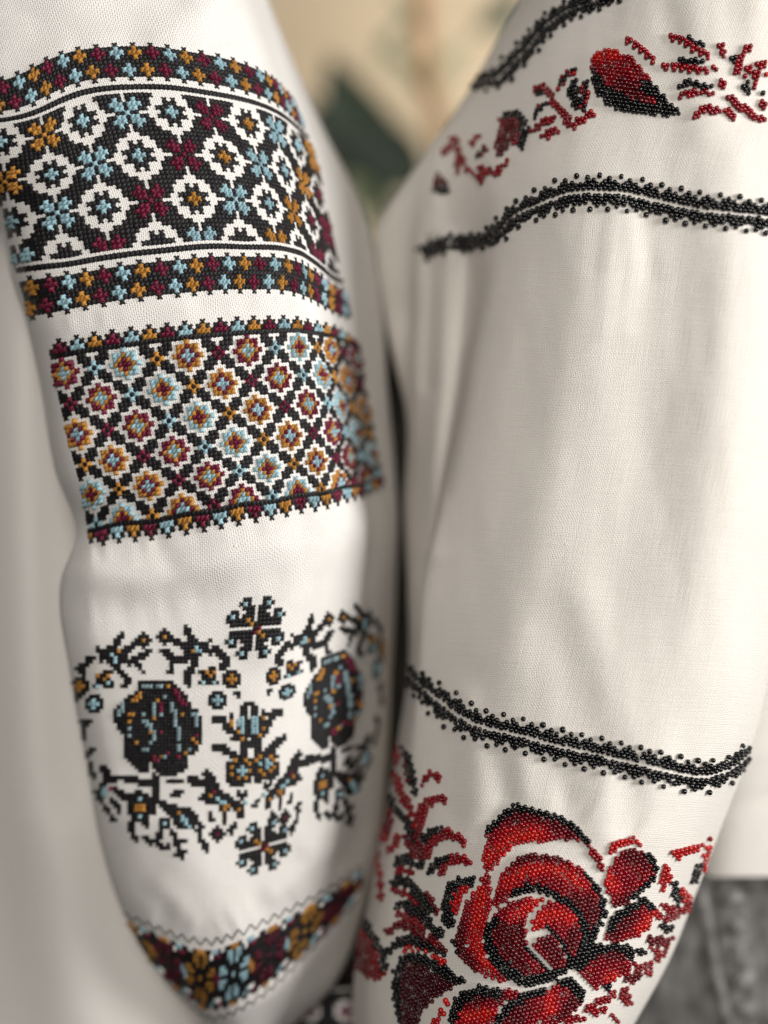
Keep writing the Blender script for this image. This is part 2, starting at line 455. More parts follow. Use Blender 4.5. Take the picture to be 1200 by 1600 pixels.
# --- upper band: roundels and flowers between two narrow flower borders
b1 = [ # (col,row) -> layout
 (10,16,269,175),(0,16,199,176.7),(20,16,330,183),(30,16,387.5,193),(40,16,431,206),(50,16,464,227),(-10,16,129,189),(-20,16,70.5,212),(-30,16,1.5,221),
 (0,26,217,242.5),(20,26,351,245),(10,26,287.5,242),(30,26,407,258),(40,26,444.6,266),(50,26,473,288),(60,26,496,304),(-10,26,149,256),(-20,26,81,273),(-30,26,9,284),
 (10,36,304,311),(0,36,236,314),(20,36,368,312),(30,36,420.4,318),(40,36,458,333),(50,36,486,344),(60,36,508,362),(-10,36,162,323.5),(-20,36,90,332),(-30,36,19,347.5),
 (0,46,250,385),(10,46,318,378),(20,46,379,380),(30,46,435,381),(40,46,470,389),(50,46,496,407),(60,46,521,428),(-10,46,173,394),(-20,46,106,406),(-30,46,33,413.5),
 (60,16,487,247),(62,2,455,160),
 (-29,51,51,450),(-25,51,81,445),(-17,51,137,436),(-5,51,223,423),(7,51,307,415),(19,51,384,411),(27,51,431,413),(31,51,451.5,415.5),(35,51,466,421),(43,51,484,430),(60,51,530,464),
 (-31,55,47,482),(-27,55,74,478),(-23,55,101,472),(1,55,275,447),(21,55,396,441),(29,55,440,441),(64,55,545,486),
 (-7,2,124.5,88.5),(-3,2,153.7,85.5),(1,2,182,83),(5,2,210.7,83),(9,2,238.5,82.5),(13,2,265.5,85.5),(17,2,290,90),(24,2,338,98),(32,2,384,110),(40,2,417,125),(52,2,441,143),
 (-15,2,75,105),(-23,2,31.5,129),(-27,2,6,137),
 (3,6,202.5,109.5),(7,6,230,109.5),(11,6,258.7,110),(15,6,285,114),(-5,6,144.7,112.5),(-17,6,72.5,137.5),(-25,6,25,160),(60,6,462,182)]
warp1 = TPS([p[:2] for p in b1], [p[2:] for p in b1], 2.0)
def band1():
    cells = {}
    c0, c1 = -40, 65
    def put(c, r, colr, key='ground'): cells[(c, r)] = (colr, key)
    def border(r0, ph_top, ph_bot, ct, cb):
        for c in range(c0, c1):
            for r in range(r0+1, r0+8): put(c, r, 'k')
        for i, (ph, rr, cap, co) in enumerate(((ph_top, r0+2, r0, ct), (ph_bot, r0+6, r0+8, cb))):
            for n in range(-12, 24):
                c = ph + 4*n
                if not c0 <= c < c1: continue
                put(c, cap, 'k')
                k = 'gmb'[(n + co) % 3]
                for dc, dr in ((0,0),(1,0),(-1,0),(0,1),(0,-1)):
                    if c0 <= c+dc < c1: put(c+dc, rr+dr, k, ('f', r0, i, n))
    border(0, -7, -5, 0, 0)
    border(49, -29, -31, 0, 0)
    for c in range(c0, c1):
        put(c, 10, 'k'); put(c, 47, 'k')
        for r in range(12, 46): put(c, r, 'k')
    fcol = {(0,0):'b',(2,0):'m',(4,0):'b',(-2,0):'g',(1,1):'m',(3,1):'b',(5,1):'g',(-1,1):'b',(-3,1):'g',(0,2):'m',(2,2):'b',(4,2):'g',(-2,2):'b',
            (1,3):'b',(3,3):'g',(-1,3):'m',(-3,3):'b',(5,3):'m',(6,2):'m',(6,0):'g',(-4,2):'g',(-4,0):'m'}
    rcol = {(2,1):'g',(3,0):'g',(1,2):'g',(5,2):'m',(6,1):'m',(5,0):'b'}
    ringw = {0: {-7,-6,-5,-4,-3,3,4,5,6,7}, 1: {-5,-4,4,5}, 2: {-4,-3,-2,2,3,4}, 3: {-4,-3,-2,0,2,3,4}, 4: set(range(-3,4)), 5: {-1,0,1}, 6: {0}, 7: {0}}
    for b in range(-1, 5):
        for a in range(-5, 8):
            cx, cy = 10*a, 16+10*b
            if (a + b) % 2:   # roundel: bare cloth ring, small flower in its middle
                for dr in range(-7, 8):
                    for dc in ringw[abs(dr)]:
                        if 12 <= cy+dr <= 45: cells.pop((cx+dc, cy+dr), None)
                for dc, dr in ((0,0),(1,0),(-1,0),(0,1),(0,-1)):
                    if b < 3 and 12 <= cy+dr <= 45 and c0 <= cx+dc < c1: put(cx+dc, cy+dr, rcol.get((a,b), 'b'), ('c', a, b))
            else:             # four-petalled flower
                k = fcol.get((a,b), 'gmb'[(a+b) % 3])
                for sx in (-1,1):
                    for sy in (-1,1):
                        for dc, dr in ((2,2),(1,2),(3,2),(2,1),(2,3),(1,1)):
                            if 12 <= cy+sy*dr <= 45 and c0 <= cx+sx*dc < c1: put(cx+sx*dc, cy+sy*dr, k, ('p', a, b))
                if 12 <= cy <= 45 and c0 <= cx < c1: put(cx, cy, k, ('p', a, b))
    out = []
    for (c, r), (k, key) in cells.items():
        lim = -32 if r < 48 else -31
        if r > 40 and c < -32: continue
        if c < lim - max(0, (30 - r)) * 0.2: continue
        out.append((c, r, k, key))
    return out
stitch_objects(band1(), warp1, lsl_bvh, 'embroidered_band', shirt, 'wide upper band of white roundels and four-petalled flowers on black', {'f': 'small_flower', 'c': 'roundel_centre', 'p': 'petalled_flower'})

# --- second band: lattice of coloured roundels
b2 = [(-28,7,101,584),(-14,7,195,570),(0,7,293.5,556),(14,7,387,548),(28,7,467,542),(42,7,514,547),(52,7,543,554),(60,7,567,566),
 (-21,14,159,622),(-7,14,256,608),(7,14,348,600),(21,14,435,590),(35,14,503,585),
 (-28,21,122,679),(-14,21,216,666),(0,21,311,652),(14,21,403,640),(28,21,482,631),(42,21,530,634),(60,21,580,645),
 (-21,28,177,719),(-7,28,273,705),(7,28,368,691),(21,28,453,681),(35,28,519,674),
 (-28,35,145,772),(-14,35,232,760),(0,35,327,745),(14,35,418,733),(28,35,495,722),(42,35,543,715),(60,35,591,708),
 (-21,42,193,808),(-7,42,287,794),(7,42,381,778),(21,42,465,765),(35,42,530,755),
 (-28,0,92,533),(-24,0,120,527),(-20,0,147,522),(-12,0,205,514),(0,0,289,505),(8,0,344,500),(16,0,396.7,496.7),(20,0,420,497),(24,0,443,495.6),(28,0,465,497),(32,0,481,501),(45,0,525,511),(60,0,564,538),
 (-27,46,161.7,849),(-19,46,211.7,843),(-11,46,263,836.7),(-7,46,291.7,831.7),(1,46,346,823),(9,46,400,813),(17,46,448,804),(25,46,493,796),(33,46,528,787),(46,46,568,776),(60,46,602,758)]
warp2 = TPS([p[:2] for p in b2], [p[2:] for p in b2], 2.0)
def band2():
    c0, c1 = -30, 60
    cells = {}
    def put(c, r, k, key='ground'):
        if c0 <= c < c1: cells[(c, r)] = (k, key)
    for c in range(c0, c1):
        put(c, 3, 'k'); put(c, 43, 'k')
        for r in range(4, 43): put(c, r, 'k')
    for sgn, rows_, ph in ((1, (0,1,2), 0), (-1, (46,45,44), 1)):
        for n in range(-9, 16):
            c = ph + 4*n; k = 'bgm'[n % 3]; key = ('t', sgn, n)
            put(c, rows_[0], 'k'); put(c-1, rows_[1], 'k'); put(c+1, rows_[1], 'k'); put(c, rows_[1], k, key)
            for dc in (-1,0,1): put(c+dc, rows_[2], k, key)
            put(c+2, rows_[2], 'k')
    for b in range(-1, 7):
        for a in range(-6, 10):
            cx, cy = 7*a, 7+7*b
            ok = lambda r: 4 <= r <= 42
            if (a+b) % 2 == 0:
                t = ((a-b)//2) % 3
                o, i, ce = (('g','m','b'), ('m','g','b'), ('b','g','m'))[t]
                key = ('r', a, b)
                for dr in range(-5, 6):
                    for dc in range(-5, 6):
                        ad, ar = abs(dc), abs(dr)
                        if not ok(cy+dr): continue
                        white = (max(ad, ar) == 3 and not (ad == 0 or ar == 0)) or (ad == 4 and ar <= 1) or (ar == 4 and ad <= 1) or (ad == 5 and ar == 0) or (ar == 5 and ad == 0)
                        if white: cells.pop((cx+dc, cy+dr), None); continue
                        if ad + ar <= 1: put(cx+dc, cy+dr, ce, key)
                        elif (ad, ar) in ((1,1),(0,2),(2,0)): put(cx+dc, cy+dr, i, key)
                        elif max(ad, ar) <= 2 or (ad, ar) in ((0,3),(3,0)): put(cx+dc, cy+dr, o, key)
            else:
                t = ((a-b-1)//2) % 3; k = ('m','b','g')[t]
                for dc, dr in ((1,0),(-1,0),(0,1),(0,-1)):
                    if ok(cy+dr): put(cx+dc, cy+dr, k, ('x', a, b))
    return [(c, r, k, key) for (c, r), (k, key) in cells.items()]
stitch_objects(band2(), warp2, lsl_bvh, 'embroidered_band', shirt, 'second band, a black lattice holding rows of coloured roundels', {'t': 'border_triangle', 'r': 'coloured_roundel', 'x': 'crossing_stitches'})

# --- roses, urn and snowflakes: drawn on the stitch grid with strokes and blobs
g0 = 5.5
class Chart:
    def __init__(s): s.c = {}; s.key = None
    def cell(s, x, y): return (int(round((x - 395) / g0)), int(round((y - 940) / g0)))
    def zone(s, ox, oy, k): s.ox, s.oy, s.k = ox, oy, k
    def P(s, p): return (s.ox + p[0] / s.k, s.oy + p[1] / s.k)
    def line(s, pts, w=1.2, k='k'):
        pts = [s.P(p) for p in pts]
        w = w if k != 'k' else w * 1.18
        if len(pts) == 1: pts = pts * 2
        for (x0, y0), (x1, y1) in zip(pts[:-1], pts[1:]):
            n = max(2, int(math.hypot(x1-x0, y1-y0) / 1.5))
            for i in range(n + 1):
                x = x0 + (x1-x0)*i/n; y = y0 + (y1-y0)*i/n
                if w <= 1.25: s.put(s.cell(x, y), k); continue
                rr = w * g0 / 2; m = int(w) + 1
                cx, cy = s.cell(x, y)
                for a in range(-m, m+1):
                    for b in range(-m, m+1):
                        qx = 395 + (cx+a)*g0; qy = 940 + (cy+b)*g0
                        if (qx-x)**2 + (qy-y)**2 <= rr*rr: s.put((cx+a, cy+b), k)
    def put(s, c, k):
        if k == ' ': s.c.pop(c, None)
        else: s.c[c] = (k, s.key)
    def poly(s, pts, k='k'):
        pts = [s.P(p) for p in pts]
        xs = [p[0] for p in pts]; ys = [p[1] for p in pts]
        a0 = s.cell(min(xs), min(ys)); a1 = s.cell(max(xs), max(ys))
        for a in range(a0[0], a1[0]+1):
            for b in range(a0[1], a1[1]+1):
                if inside(395 + a*g0, 940 + b*g0, pts): s.put((a, b), k)
    def dots(s, pts, k):
        for p in pts: s.put(s.cell(*s.P(p)), k)
    def ring(s, p, r, k):
        cx, cy = s.cell(*s.P(p)); m = int(r) + 1
        for a in range(-m, m+1):
            for b in range(-m, m+1):
                q = math.hypot(a, b)
                if q <= r + .3: s.put((cx+a, cy+b), k if q <= r - .9 else 'k')
def inside(x, y, poly):
    r = False; j = len(poly) - 1
    for i in range(len(poly)):
        xi, yi = poly[i]; xj, yj = poly[j]
        if (yi > y) != (yj > y) and x < (xj-xi)*(y-yi)/(yj-yi) + xi: r = not r
        j = i
    return r
half = Chart(); h = half
h.zone(100, 960, 4.8); h.key = ('s', 0)
h.ring((603,185), 1.7, 'g'); h.ring((765,175), 1.7, 'g')
h.key = ('s', 1)
h.poly([(290,290),(330,240),(390,230),(445,300),(420,365),(370,395),(325,350)])
for l, w in (([(390,230),(430,160)],1.6),([(440,300),(530,225)],1.6),([(430,340),(500,360),(560,330),(630,285)],1.6),([(540,360),(590,430)],1),([(400,390),(440,450),(480,490),(455,530)],1.4),([(290,290),(255,260)],1),([(300,320),(270,345)],1)): h.line(l, w)
h.dots([(380,320),(360,300),(385,345)], 'b'); h.dots([(412,285)], 'g')
h.key = ('s', 2); h.line([(120,415),(160,380),(205,330)], 1.7); h.line([(150,440),(150,410)])
h.key = ('s', 3); h.ring((125,535), 2, 'g'); h.line([(120,600),(95,640)], 1.3)
def diag(cx, cy):
    h.poly([(cx-85,cy-50),(cx-20,cy-30),(cx+30,cy-70),(cx+75,cy-50),(cx+50,cy),(cx+85,cy+50),(cx+60,cy+80),(cx,cy+50),(cx-50,cy+80),(cx-70,cy+40),(cx-40,cy)])
    h.dots([(cx-25,cy-20),(cx+5,cy+5),(cx+40,cy-35)], 'g'); h.dots([(cx-35,cy+45),(cx+45,cy+42)], 'b')
h.key = ('s', 4); diag(290, 482)
h.key = ('s', 5); h.ring((225,675), 2.1, 'b')
h.key = ('s', 6); h.line([(130,800),(200,800)], 1.3); h.line([(160,800),(150,880),(135,940)], 1.4)
h.key = ('s', 7)
h.poly([(930,210),(990,190),(1055,220),(1050,295),(1000,345),(920,330),(890,270)])
for l, w in (([(960,200),(915,110)],1.7),([(900,240),(830,200)],1.6),([(910,330),(830,340),(780,300),(745,280)],1.6),([(830,350),(795,430)],1),([(990,340),(960,410),(910,470),(935,525)],1.5),([(1050,230),(1100,200)],1),([(1060,260),(1105,300)],1)): h.line(l, w)
h.dots([(955,270)], 'g'); h.dots([(1000,250),(1010,275),(985,275)], 'b')
h.key = ('s', 8); diag(1085, 462)
h.zone(320, 920, 6.67)
h.key = ('s', 9); h.line([(125,630),(180,700),(240,770),(200,810)], 1.7)
h.key = ('s', 10); h.ring((280,940), 2, 'g'); h.line([(330,1090),(360,1120)], 1.4)
h.key = ('s', 11); h.ring((150,1160), 2, 'b')
# the rose
h.key = ('o', 0); h.zone(100, 960, 4.8); d8 = 912   # rows of the lower view sit 190 units lower
R8 = lambda l: [(x, y + d8) for x, y in l]
h.poly([(590,490),(800,490),(860,550),(930,610),(950,690),(1010,720),(1035,800),(1042,930)] + R8([(1010,100),(940,150),(930,240),(850,290),(760,310),(700,280),(680,240),(640,270),(560,275),(510,220),(440,120),(460,20)]) + [(400,860),(375,760),(390,690),(470,620),(540,590),(560,520)])
for l, k in (([(590,530),(740,530)],'b'),([(790,530)],'g'),([(830,570),(910,680)],'m'),([(880,610)],'g'),([(575,600),(510,650)],'g'),([(450,680),(410,740)],'b'),([(510,745),(485,800)],'g'),([(490,830),(495,920)],'b'),
    ([(590,740),(610,800),(650,850)],'b'),([(655,890)],'g'),([(680,670),(680,750)],'b'),([(690,780)],'g'),([(725,660),(740,720)],'m'),([(740,755)],'b'),([(695,640)],'g'),([(760,610),(755,640)],'b'),
    ([(820,680),(825,800),(860,870),(870,940)],'b'),([(885,760)],'g'),([(980,750),(1000,830)],'b'),([(1000,900)],'m'),([(980,940)],'g'),([(740,880)],'m'),([(690,870),(690,930)],'b')): h.line(l, 1, k)
for l, k in (([(545,60)],'g'),([(600,90),(630,110)],'b'),([(650,50)],'b'),([(640,150),(700,175)],'m'),([(720,160)],'g'),([(745,165)],'b'),([(790,140)],'m'),([(860,155)],'m'),([(915,120)],'g'),([(930,95)],'b'),([(860,30),(850,90)],'b'),([(985,40)],'g')): h.line(R8(l), 1, k)
for c_, v_ in list(h.c.items()):      # broken, muted accents inside the rose
    if v_[1] == ('o', 0) and v_[0] != 'k':
        if rng.random() < 0.07: h.c[c_] = ('k', v_[1])
        elif v_[0] == 'b': h.c[c_] = ('d', v_[1])
h.line(R8([(660,200),(650,270)]), 1, ' ')
h.key = ('s', 12)
for l, w in (([(480,320),(560,340),(700,350)],1.6),([(680,300),(690,440)],1.7),([(790,330),(880,335)],1.2)): h.line(R8(l), w)
h.poly(R8([(770,460),(830,395),(915,395),(870,462)]))
h.key = ('s', 13)
h.poly(R8([(680,460),(740,480),(810,520),(930,535),(1000,600),(990,700),(860,700),(800,600),(730,540)])); h.dots(R8([(850,580)]), 'g'); h.line(R8([(890,610),(930,670)]), 1, 'b')
h.key = ('s', 14)
h.poly(R8([(470,460),(550,400),(620,430),(685,470),(690,580),(640,605),(615,660),(500,640)])); h.poly(R8([(525,500),(610,500),(625,555),(530,560)]), 'g'); h.dots(R8([(560,470),(565,600)]), 'b')
for l, w in (([(510,640),(500,710),(540,770)],1.2),([(620,640),(630,690)],1.2)): h.line(R8(l), w)
h.key = ('s', 15)
for l, w in (([(290,230),(320,280),(300,360),(270,440)],1.5),([(320,340),(420,310)],1.4),([(380,400),(450,450),(490,460)],1.5),([(240,430),(300,520),(380,640)],1),([(370,480),(415,560)],1.2)): h.line(R8(l), w)
h.line(R8([(320,400),(320,450)]), 1, 'b'); h.dots(R8([(370,400)]), 'm')
h.key = ('s', 16)
for l, w in (([(150,150),(190,200),(200,280),(230,310)],1.2),([(215,90),(180,150)],1.2)): h.line(R8(l), w)
h.key = ('s', 17); h.ring(*[(745, 660 + d8)], 1.5, 'b')
for l in ([(730,700),(710,780),(650,800),(610,760)],[(710,800),(740,850),(780,820)],[(800,700),(850,780),(920,790)],[(850,800),(860,880),(830,900)],[(880,910),(900,870)]): h.line(R8(l), 1.2)
h.key = ('s', 18)
h.line(R8([(1000,650),(1050,690)]), 1); h.line(R8([(1010,700),(1030,780),(1075,850)]), 1.2); h.ring((1140, 745 + d8), 1.8, 'm')
h.zone(300, 1200, 6.67); h.key = ('s', 19)
for l, w in (([(0,130),(100,150),(180,180),(250,200)],1.9),([(150,60),(200,110),(240,190)],1.6)): h.line(l, w)
h.poly([(150,230),(250,180),(330,250),(400,290),(470,340),(560,420),(560,480),(500,530),(450,440),(390,420),(320,480),(280,400),(200,360),(30,350),(80,300)])
h.dots([(190,280),(335,440),(370,380),(505,425),(335,410)], 'g'); h.dots([(230,240)], 'm'); h.dots([(270,320),(300,340),(330,340),(545,360)], 'b')
for l in ([(480,270),(520,310)],[(570,260),(540,300)],[(200,490),(210,550)],[(330,480),(340,560)],[(450,570),(400,640),(410,670)],[(620,380),(680,400)]): h.line(l, 1.2)
# urn on the axis
urn = Chart(); u = urn; u.zone(300, 1080, 6.67); u.key = ('u', 0)
u.poly([(345,760),(460,690),(540,660),(620,720),(700,650),(800,620),(900,660),(880,720),(930,820),(880,900),(740,930),(560,970),(420,990),(345,910)])
u.poly([(440,420),(480,330),(500,180),(530,120),(630,115),(690,160),(700,260),(760,330),(830,400),(760,470),(700,500),(520,520),(400,500)])
for l, w in (([(250,290),(320,280),(340,340),(390,390),(440,430)],1.6),([(410,240),(420,290)],1.2),([(930,220),(850,220),(820,300),(780,340)],1.6),([(750,200),(755,240)],1.2),([(540,520),(560,690)],1.7),([(690,500),(690,660)],1.7),([(600,540),(650,560)],1.5),([(250,580),(310,590),(380,640),(460,690)],1.6),([(950,490),(880,530),(820,600),(800,640)],1.6)): u.line(l, w)
u.line([(590,160),(600,280)], 1, ' '); u.dots([(605,495),(620,610),(620,640)], ' ')
u.line([(510,300),(520,420)], 1.6, 'b'); u.line([(655,290),(665,420)], 1.9, 'b')
u.dots([(430,320),(425,350),(480,430),(530,480),(760,280),(735,390),(700,450)], 'g')
u.dots([(545,710),(455,730),(420,785),(430,870),(475,905),(560,890),(605,840),(590,750),(670,735),(710,690),(800,665),(850,710),(860,795),(820,845),(730,860),(690,820)], 'g')
for cx, cy in ((510,815),(765,765)): u.dots([(cx,cy),(cx-41,cy),(cx+41,cy),(cx,cy-41),(cx,cy+41)], 'b')
u.dots([(640,910),(640,950)], ' ')

flake = ["....kk...kk....", "...kbk...kbk...", "....kkk.kkk....", ".kk..kk.kk..kk.", "kbk.kkk.kkk.kbk", "kkkkkgk.kkkkkk.",
         ".kkkkkgkkkkkkk.", ".......km......", ".kkkkkkmgkkkkk.", ".kkkkkk.kgkkkkk", "kbk.kkk.kkk.kbk", ".kk..kk.kk..kk.", "....kkk.kkk....", "...kbk...kbk...", "....kk...kk...."]
def flake_cells(key):
    return [(i, j, ch, key) for j, r in enumerate(flake) for i, ch in enumerate(r) if ch != '.']

lcells = [(c, r, k, key) for (c, r), (k, key) in half.c.items()] + [(c, r, k, key) for (c, r), (k, key) in urn.c.items()]
ident = lambda q: np.stack([395 + q[:, 0]*g0, 940 + q[:, 1]*g0], 1)
# the mirrored half lies on the turning side of the sleeve
pairs = [((250,1130),(525,1090)),((365,1060),(425,1055)),((345,1092),(443,1083)),((325,1055),(458,1043)),((305,1015),(478,1000)),((260,995),(512,968)),((225,1000),(535,965)),((180,1025),(566,972)),((160,1062),(583,1003)),
 ((190,1130),(566,1090)),((310,1130),(482,1095)),((250,1065),(528,1028)),((112,1070),(600,1010)),((115,1150),(602,1090)),((128,1200),(594,1150)),
 ((300,1220),(484,1188)),((345,1245),(445,1218)),((385,1265),(412,1254)),((330,1310),(452,1282)),((290,1300),(480,1268)),((160,1240),(572,1185)),((150,1280),(576,1228))]
tr = TPS([((a[0]-395)/g0, (a[1]-940)/g0) for a, b in pairs], [b for a, b in pairs], 3.0)
same = {('o', 0), ('s', 12), ('s', 13), ('s', 14), ('s', 17)}      # the rose and its stem repeat unmirrored
rcells = [(c, r, k, (key[0], key[1] + 100)) for (c, r), (k, key) in half.c.items() if key not in same]
scells = [(c, r, k, (key[0], key[1] + 200)) for (c, r), (k, key) in half.c.items() if key in same]
def shift(q):
    p = ident(q); dx = p[:, 0] - 250
    return np.stack([525 + dx * 0.70 - np.maximum(dx, 0)**2 * 0.0012, p[:, 1] - 44 - 0.26 * dx], 1)
names3 = {'s': 'floral_sprig', 'o': 'rose', 'u': 'urn', 'n': 'snowflake'}
def piece_objects(cells, warp, parent):
    V, F, C, keep = stitches(cells, warp, lsl_bvh)
    groups = {}
    for i, k in enumerate(cells):
        if keep[i]: groups.setdefault(k[3], []).append(i)
    for k, ids in groups.items():
        ids = np.array(ids)
        f = (F[None] + (np.arange(len(ids)) * NV)[:, None, None]).reshape(-1, 4)
        adopt(link(names3[k[0]], mesh_np(names3[k[0]], V[ids].reshape(-1,3), f, colors=C[ids].reshape(-1,3)), THREAD), parent)
wreath = adopt(link('rose_wreaths', None, label='two stitched roses in sprig wreaths with an urn between them'), shirt)
bpy.context.view_layer.update()
piece_objects(lcells, ident, wreath)
piece_objects(rcells, tr, wreath)
piece_objects(scells, shift, wreath)
def aff(cx, cy, ex, ey, n=7): return lambda q: np.array([cx, cy]) + (q[:, :1] - n) * np.array(ex) + (q[:, 1:] - n) * np.array(ey)
piece_objects(flake_cells(('n', 0)), aff(399, 981, (6.1, -0.4), (-0.5, 6.4)), wreath)
piece_objects(flake_cells(('n', 1)), aff(411, 1322, (5.7, -1.5), (0.1, 5.4)), wreath)

# --- lowest band: V-shaped, eight-petalled flowers
top_e = [(196,1436),(235,1452),(268,1467),(300,1478),(332,1482),(362,1472),(400,1456),(440,1436),(480,1414),(525,1388),(572,1352)]
bot_e = [(236,1508),(262,1533),(285,1553),(306,1570),(328,1582),(358,1576),(388,1560),(424,1536),(458,1505),(500,1462),(562,1398)]
tcols = [-27,-18,-10,-3,4,12,20,29,38,48,62]
bw = TPS([(c, 0) for c in tcols] + [(c, 15) for c in tcols], top_e + bot_e, 3.0)
def band3():
    cells = {}
    fl = {}
    for sx in (-1, 1):
        for sy in (-1, 1):
            for p in ((1,3),(1,4),(2,4),(2,5),(1,5),(3,1),(4,1),(4,2),(5,2),(5,1)): fl[(sx*p[0], sy*p[1])] = 1
    fl[(0,0)] = 1
    for c in range(-27, 61):
        ph = (c + 100) % 4
        for r in range(1, 15): cells[(c, r)] = ('k', 'ground')
        if ph in (0, 1): cells.pop((c, 1)); cells.pop((c, 14))
    for n, k in enumerate('nhnhbnhnn'):  # gold and maroon threads darkened to paint in the shade on this band
        cx = -39 + 13*n + 0
        for (a, b) in fl:
            if -27 <= cx+a < 61: cells[(cx+a, 7+b)] = (k, ('e', n))
        for a, b, q in ((6,2,'m'),(7,2,'m'),(6,12,'b'),(7,12,'w'),(6,7,'mgb'[n%3]),(7,7,'mgb'[n%3]),(7,8,'mgb'[n%3]),(6,6,'mgb'[n%3]),(5,1,'b'),(6,1,'b'),(0,1,'g'),(1,1,'g'),(-1,1,'g'),(0,14,'g'),(1,14,'g'),(5,13,'b'),(8,13,'m'),(9,13,'m'),(4,2,'w'),(8,12,'w')):
            if -27 <= cx+a < 61: cells[(cx+a, b)] = (q, ('d', n))
    return [(c, r, k, key) for (c, r), (k, key) in cells.items()]
lowband = stitch_objects(band3(), bw, lsl_bvh, 'embroidered_band', shirt, 'lowest V-shaped band of eight-petalled flowers with zigzag edges', {'e': 'petalled_flower', 'd': 'small_fillers'})

def thread_line(name, pts, bvh, r, parent):
    """a thin couched thread lying on the cloth"""
    P_, N_ = cast(bvh, pts); ok = np.isfinite(P_).all(1); P_, N_ = P_[ok], N_[ok]
    T_ = np.gradient(P_, axis=0); T_ /= np.linalg.norm(T_, axis=1)[:, None]; B_ = np.cross(T_, N_)
    k = 6; V2 = []; f = []
    for i in range(len(P_)):
        for q in range(k):
            a = 2*math.pi*q/k; V2.append(P_[i] + N_[i]*r*(0.6 + math.sin(a)) + B_[i]*r*math.cos(a))
    for i in range(len(P_)-1):
        for q in range(k): f.append((i*k+q, i*k+(q+1)%k, (i+1)*k+(q+1)%k, (i+1)*k+q))
    return adopt(link(name, mesh_np(name, np.array(V2), np.array(f), colors=np.tile(K, (len(V2), 1))), THREAD), parent)
for base_r, sg in ((-0.6, -1), (15.6, 1)):
    zz = np.arange(-27, 60, 0.25); tri = np.abs(((zz + 2) % 4) - 2)      # 0..2
    thread_line('zigzag_line', bw(np.stack([zz, base_r + sg * tri * 0.9], 1)), lsl_bvh, 0.00030, lowband)

# ------------------------------------------------------------------ right shirt: sleeve cloth
RROWS = {
 -80: [(862,400),(868,340),(884,270),(905,205),(930,160),(1010,80),(1110,30),(1210,10),(1300,60),(1330,200)],
 60:  [(778,410),(785,340),(805,265),(838,195),(875,150),(970,70),(1080,20),(1180,-5),(1290,40),(1330,200)],
 150: [(727,430),(735,350),(758,280),(795,210),(832,160),(930,70),(1060,20),(1170,0),(1280,50),(1325,200)],
 260: [(650,460),(662,390),(695,310),(742,225),(782,155),(890,60),(1030,5),(1160,-25),(1270,20),(1320,200)],
 360: [(589,520),(638,440),(664,350),(732,255),(790,125),(880,45),(1020,0),(1150,-26),(1265,20),(1315,200)],
 430: [(590,540),(636,470),(658,380),(732,280),(778,125),(875,45),(1010,0),(1145,-30),(1255,14),(1310,200)],
 500: [(602,560),(638,500),(656,400),(728,290),(764,130),(866,45),(1005,0),(1140,-30),(1250,14),(1305,200)],
 570: [(618,540),(634,490),(652,400),(718,290),(748,135),(858,48),(1000,0),(1135,-30),(1240,14),(1297,200)],
 640: [(634,520),(640,470),(650,400),(708,290),(736,140),(850,50),(1000,0),(1130,-30),(1235,14),(1290,200)],
 800: [(632,500),(637,460),(644,395),(680,280),(700,145),(820,50),(980,0),(1110,-24),(1215,18),(1265,200)],
 930: [(637,450),(639,400),(643,330),(656,250),(670,160),(800,55),(960,0),(1090,-20),(1190,30),(1235,190)],
 1050:[(637,390),(638.5,340),(641,285),(648,220),(660,165),(780,58),(940,0),(1070,-10),(1165,30),(1203,150)],
 1160:[(621,370),(623,320),(627,265),(635,210),(650,160),(760,60),(920,0),(1050,-5),(1140,40),(1176,150)],
 1280:[(601,350),(604,300),(609,250),(620,200),(642,148),(740,60),(880,5),(1000,0),(1090,50),(1131,160)],
 1400:[(578,340),(582,290),(590,240),(602,190),(624,145),(710,60),(830,5),(950,0),(1040,65),(1085,180)],
 1500:[(556,340),(560,290),(568,240),(580,190),(604,145),(690,60),(800,5),(910,5),(1000,75),(1045,190)],
 1600:[(551,340),(555,290),(563,240),(576,190),(600,145),(680,60),(780,10),(870,15),(950,80),(990,190)],
 1720:[(560,340),(564,290),(572,240),(585,190),(605,145),(670,70),(750,30),(820,40),(885,95),(920,190)]}
RROWS = {y: [(x, d - 60) for x, d in r] for y, r in RROWS.items()}     # this sleeve hangs a little nearer
rf = Ridges([
 ([(950,330),(920,480),(885,680),(835,880),(795,1020)], 50, 9),
 ([(1050,380),(1045,600),(1030,800),(1040,950)], 52, -6),
 ([(1160,400),(1150,650),(1125,850),(1118,1060)], 44, 7),
 ([(960,320),(950,420),(945,520)], 10, 3.2), ([(985,320),(985,430),(975,520)], 8, 2.4), ([(1012,330),(1016,430)], 9, -2.4),
 ([(935,330),(930,420)], 8, -2), ([(870,980),(900,1080),(930,1150)], 30, -4), ([(905,930),(945,1040),(960,1120)], 26, 4),
 ([(722,1090),(742,1160),(742,1250),(732,1300)], 20, 8), ([(775,1180),(790,1245)], 14, -5), ([(815,1190),(822,1240)], 12, 4),
 ([(870,1200),(880,1245)], 14, -4), ([(945,1210),(945,1300)], 20, 6), ([(985,1210),(975,1290)], 14, -4), ([(1040,1230),(1020,1300)], 18, 4),
 ([(700,380),(690,600),(668,860)], 13, 20), ([(675,380),(668,600)], 9, -12), ([(732,390),(718,560),(692,760)], 10, -16),
 ([(880,10),(850,150),(830,250)], 26, 4), ([(1085,0),(1090,60),(1100,200)], 24, 6), ([(1040,10),(1050,60)], 14, -4), ([(1150,10),(1160,180)], 20, -4),
 ([(760,250),(740,330)], 14, 5), ([(705,250),(700,370)], 14, -6), ([(680,260),(676,360)], 9, 5)])
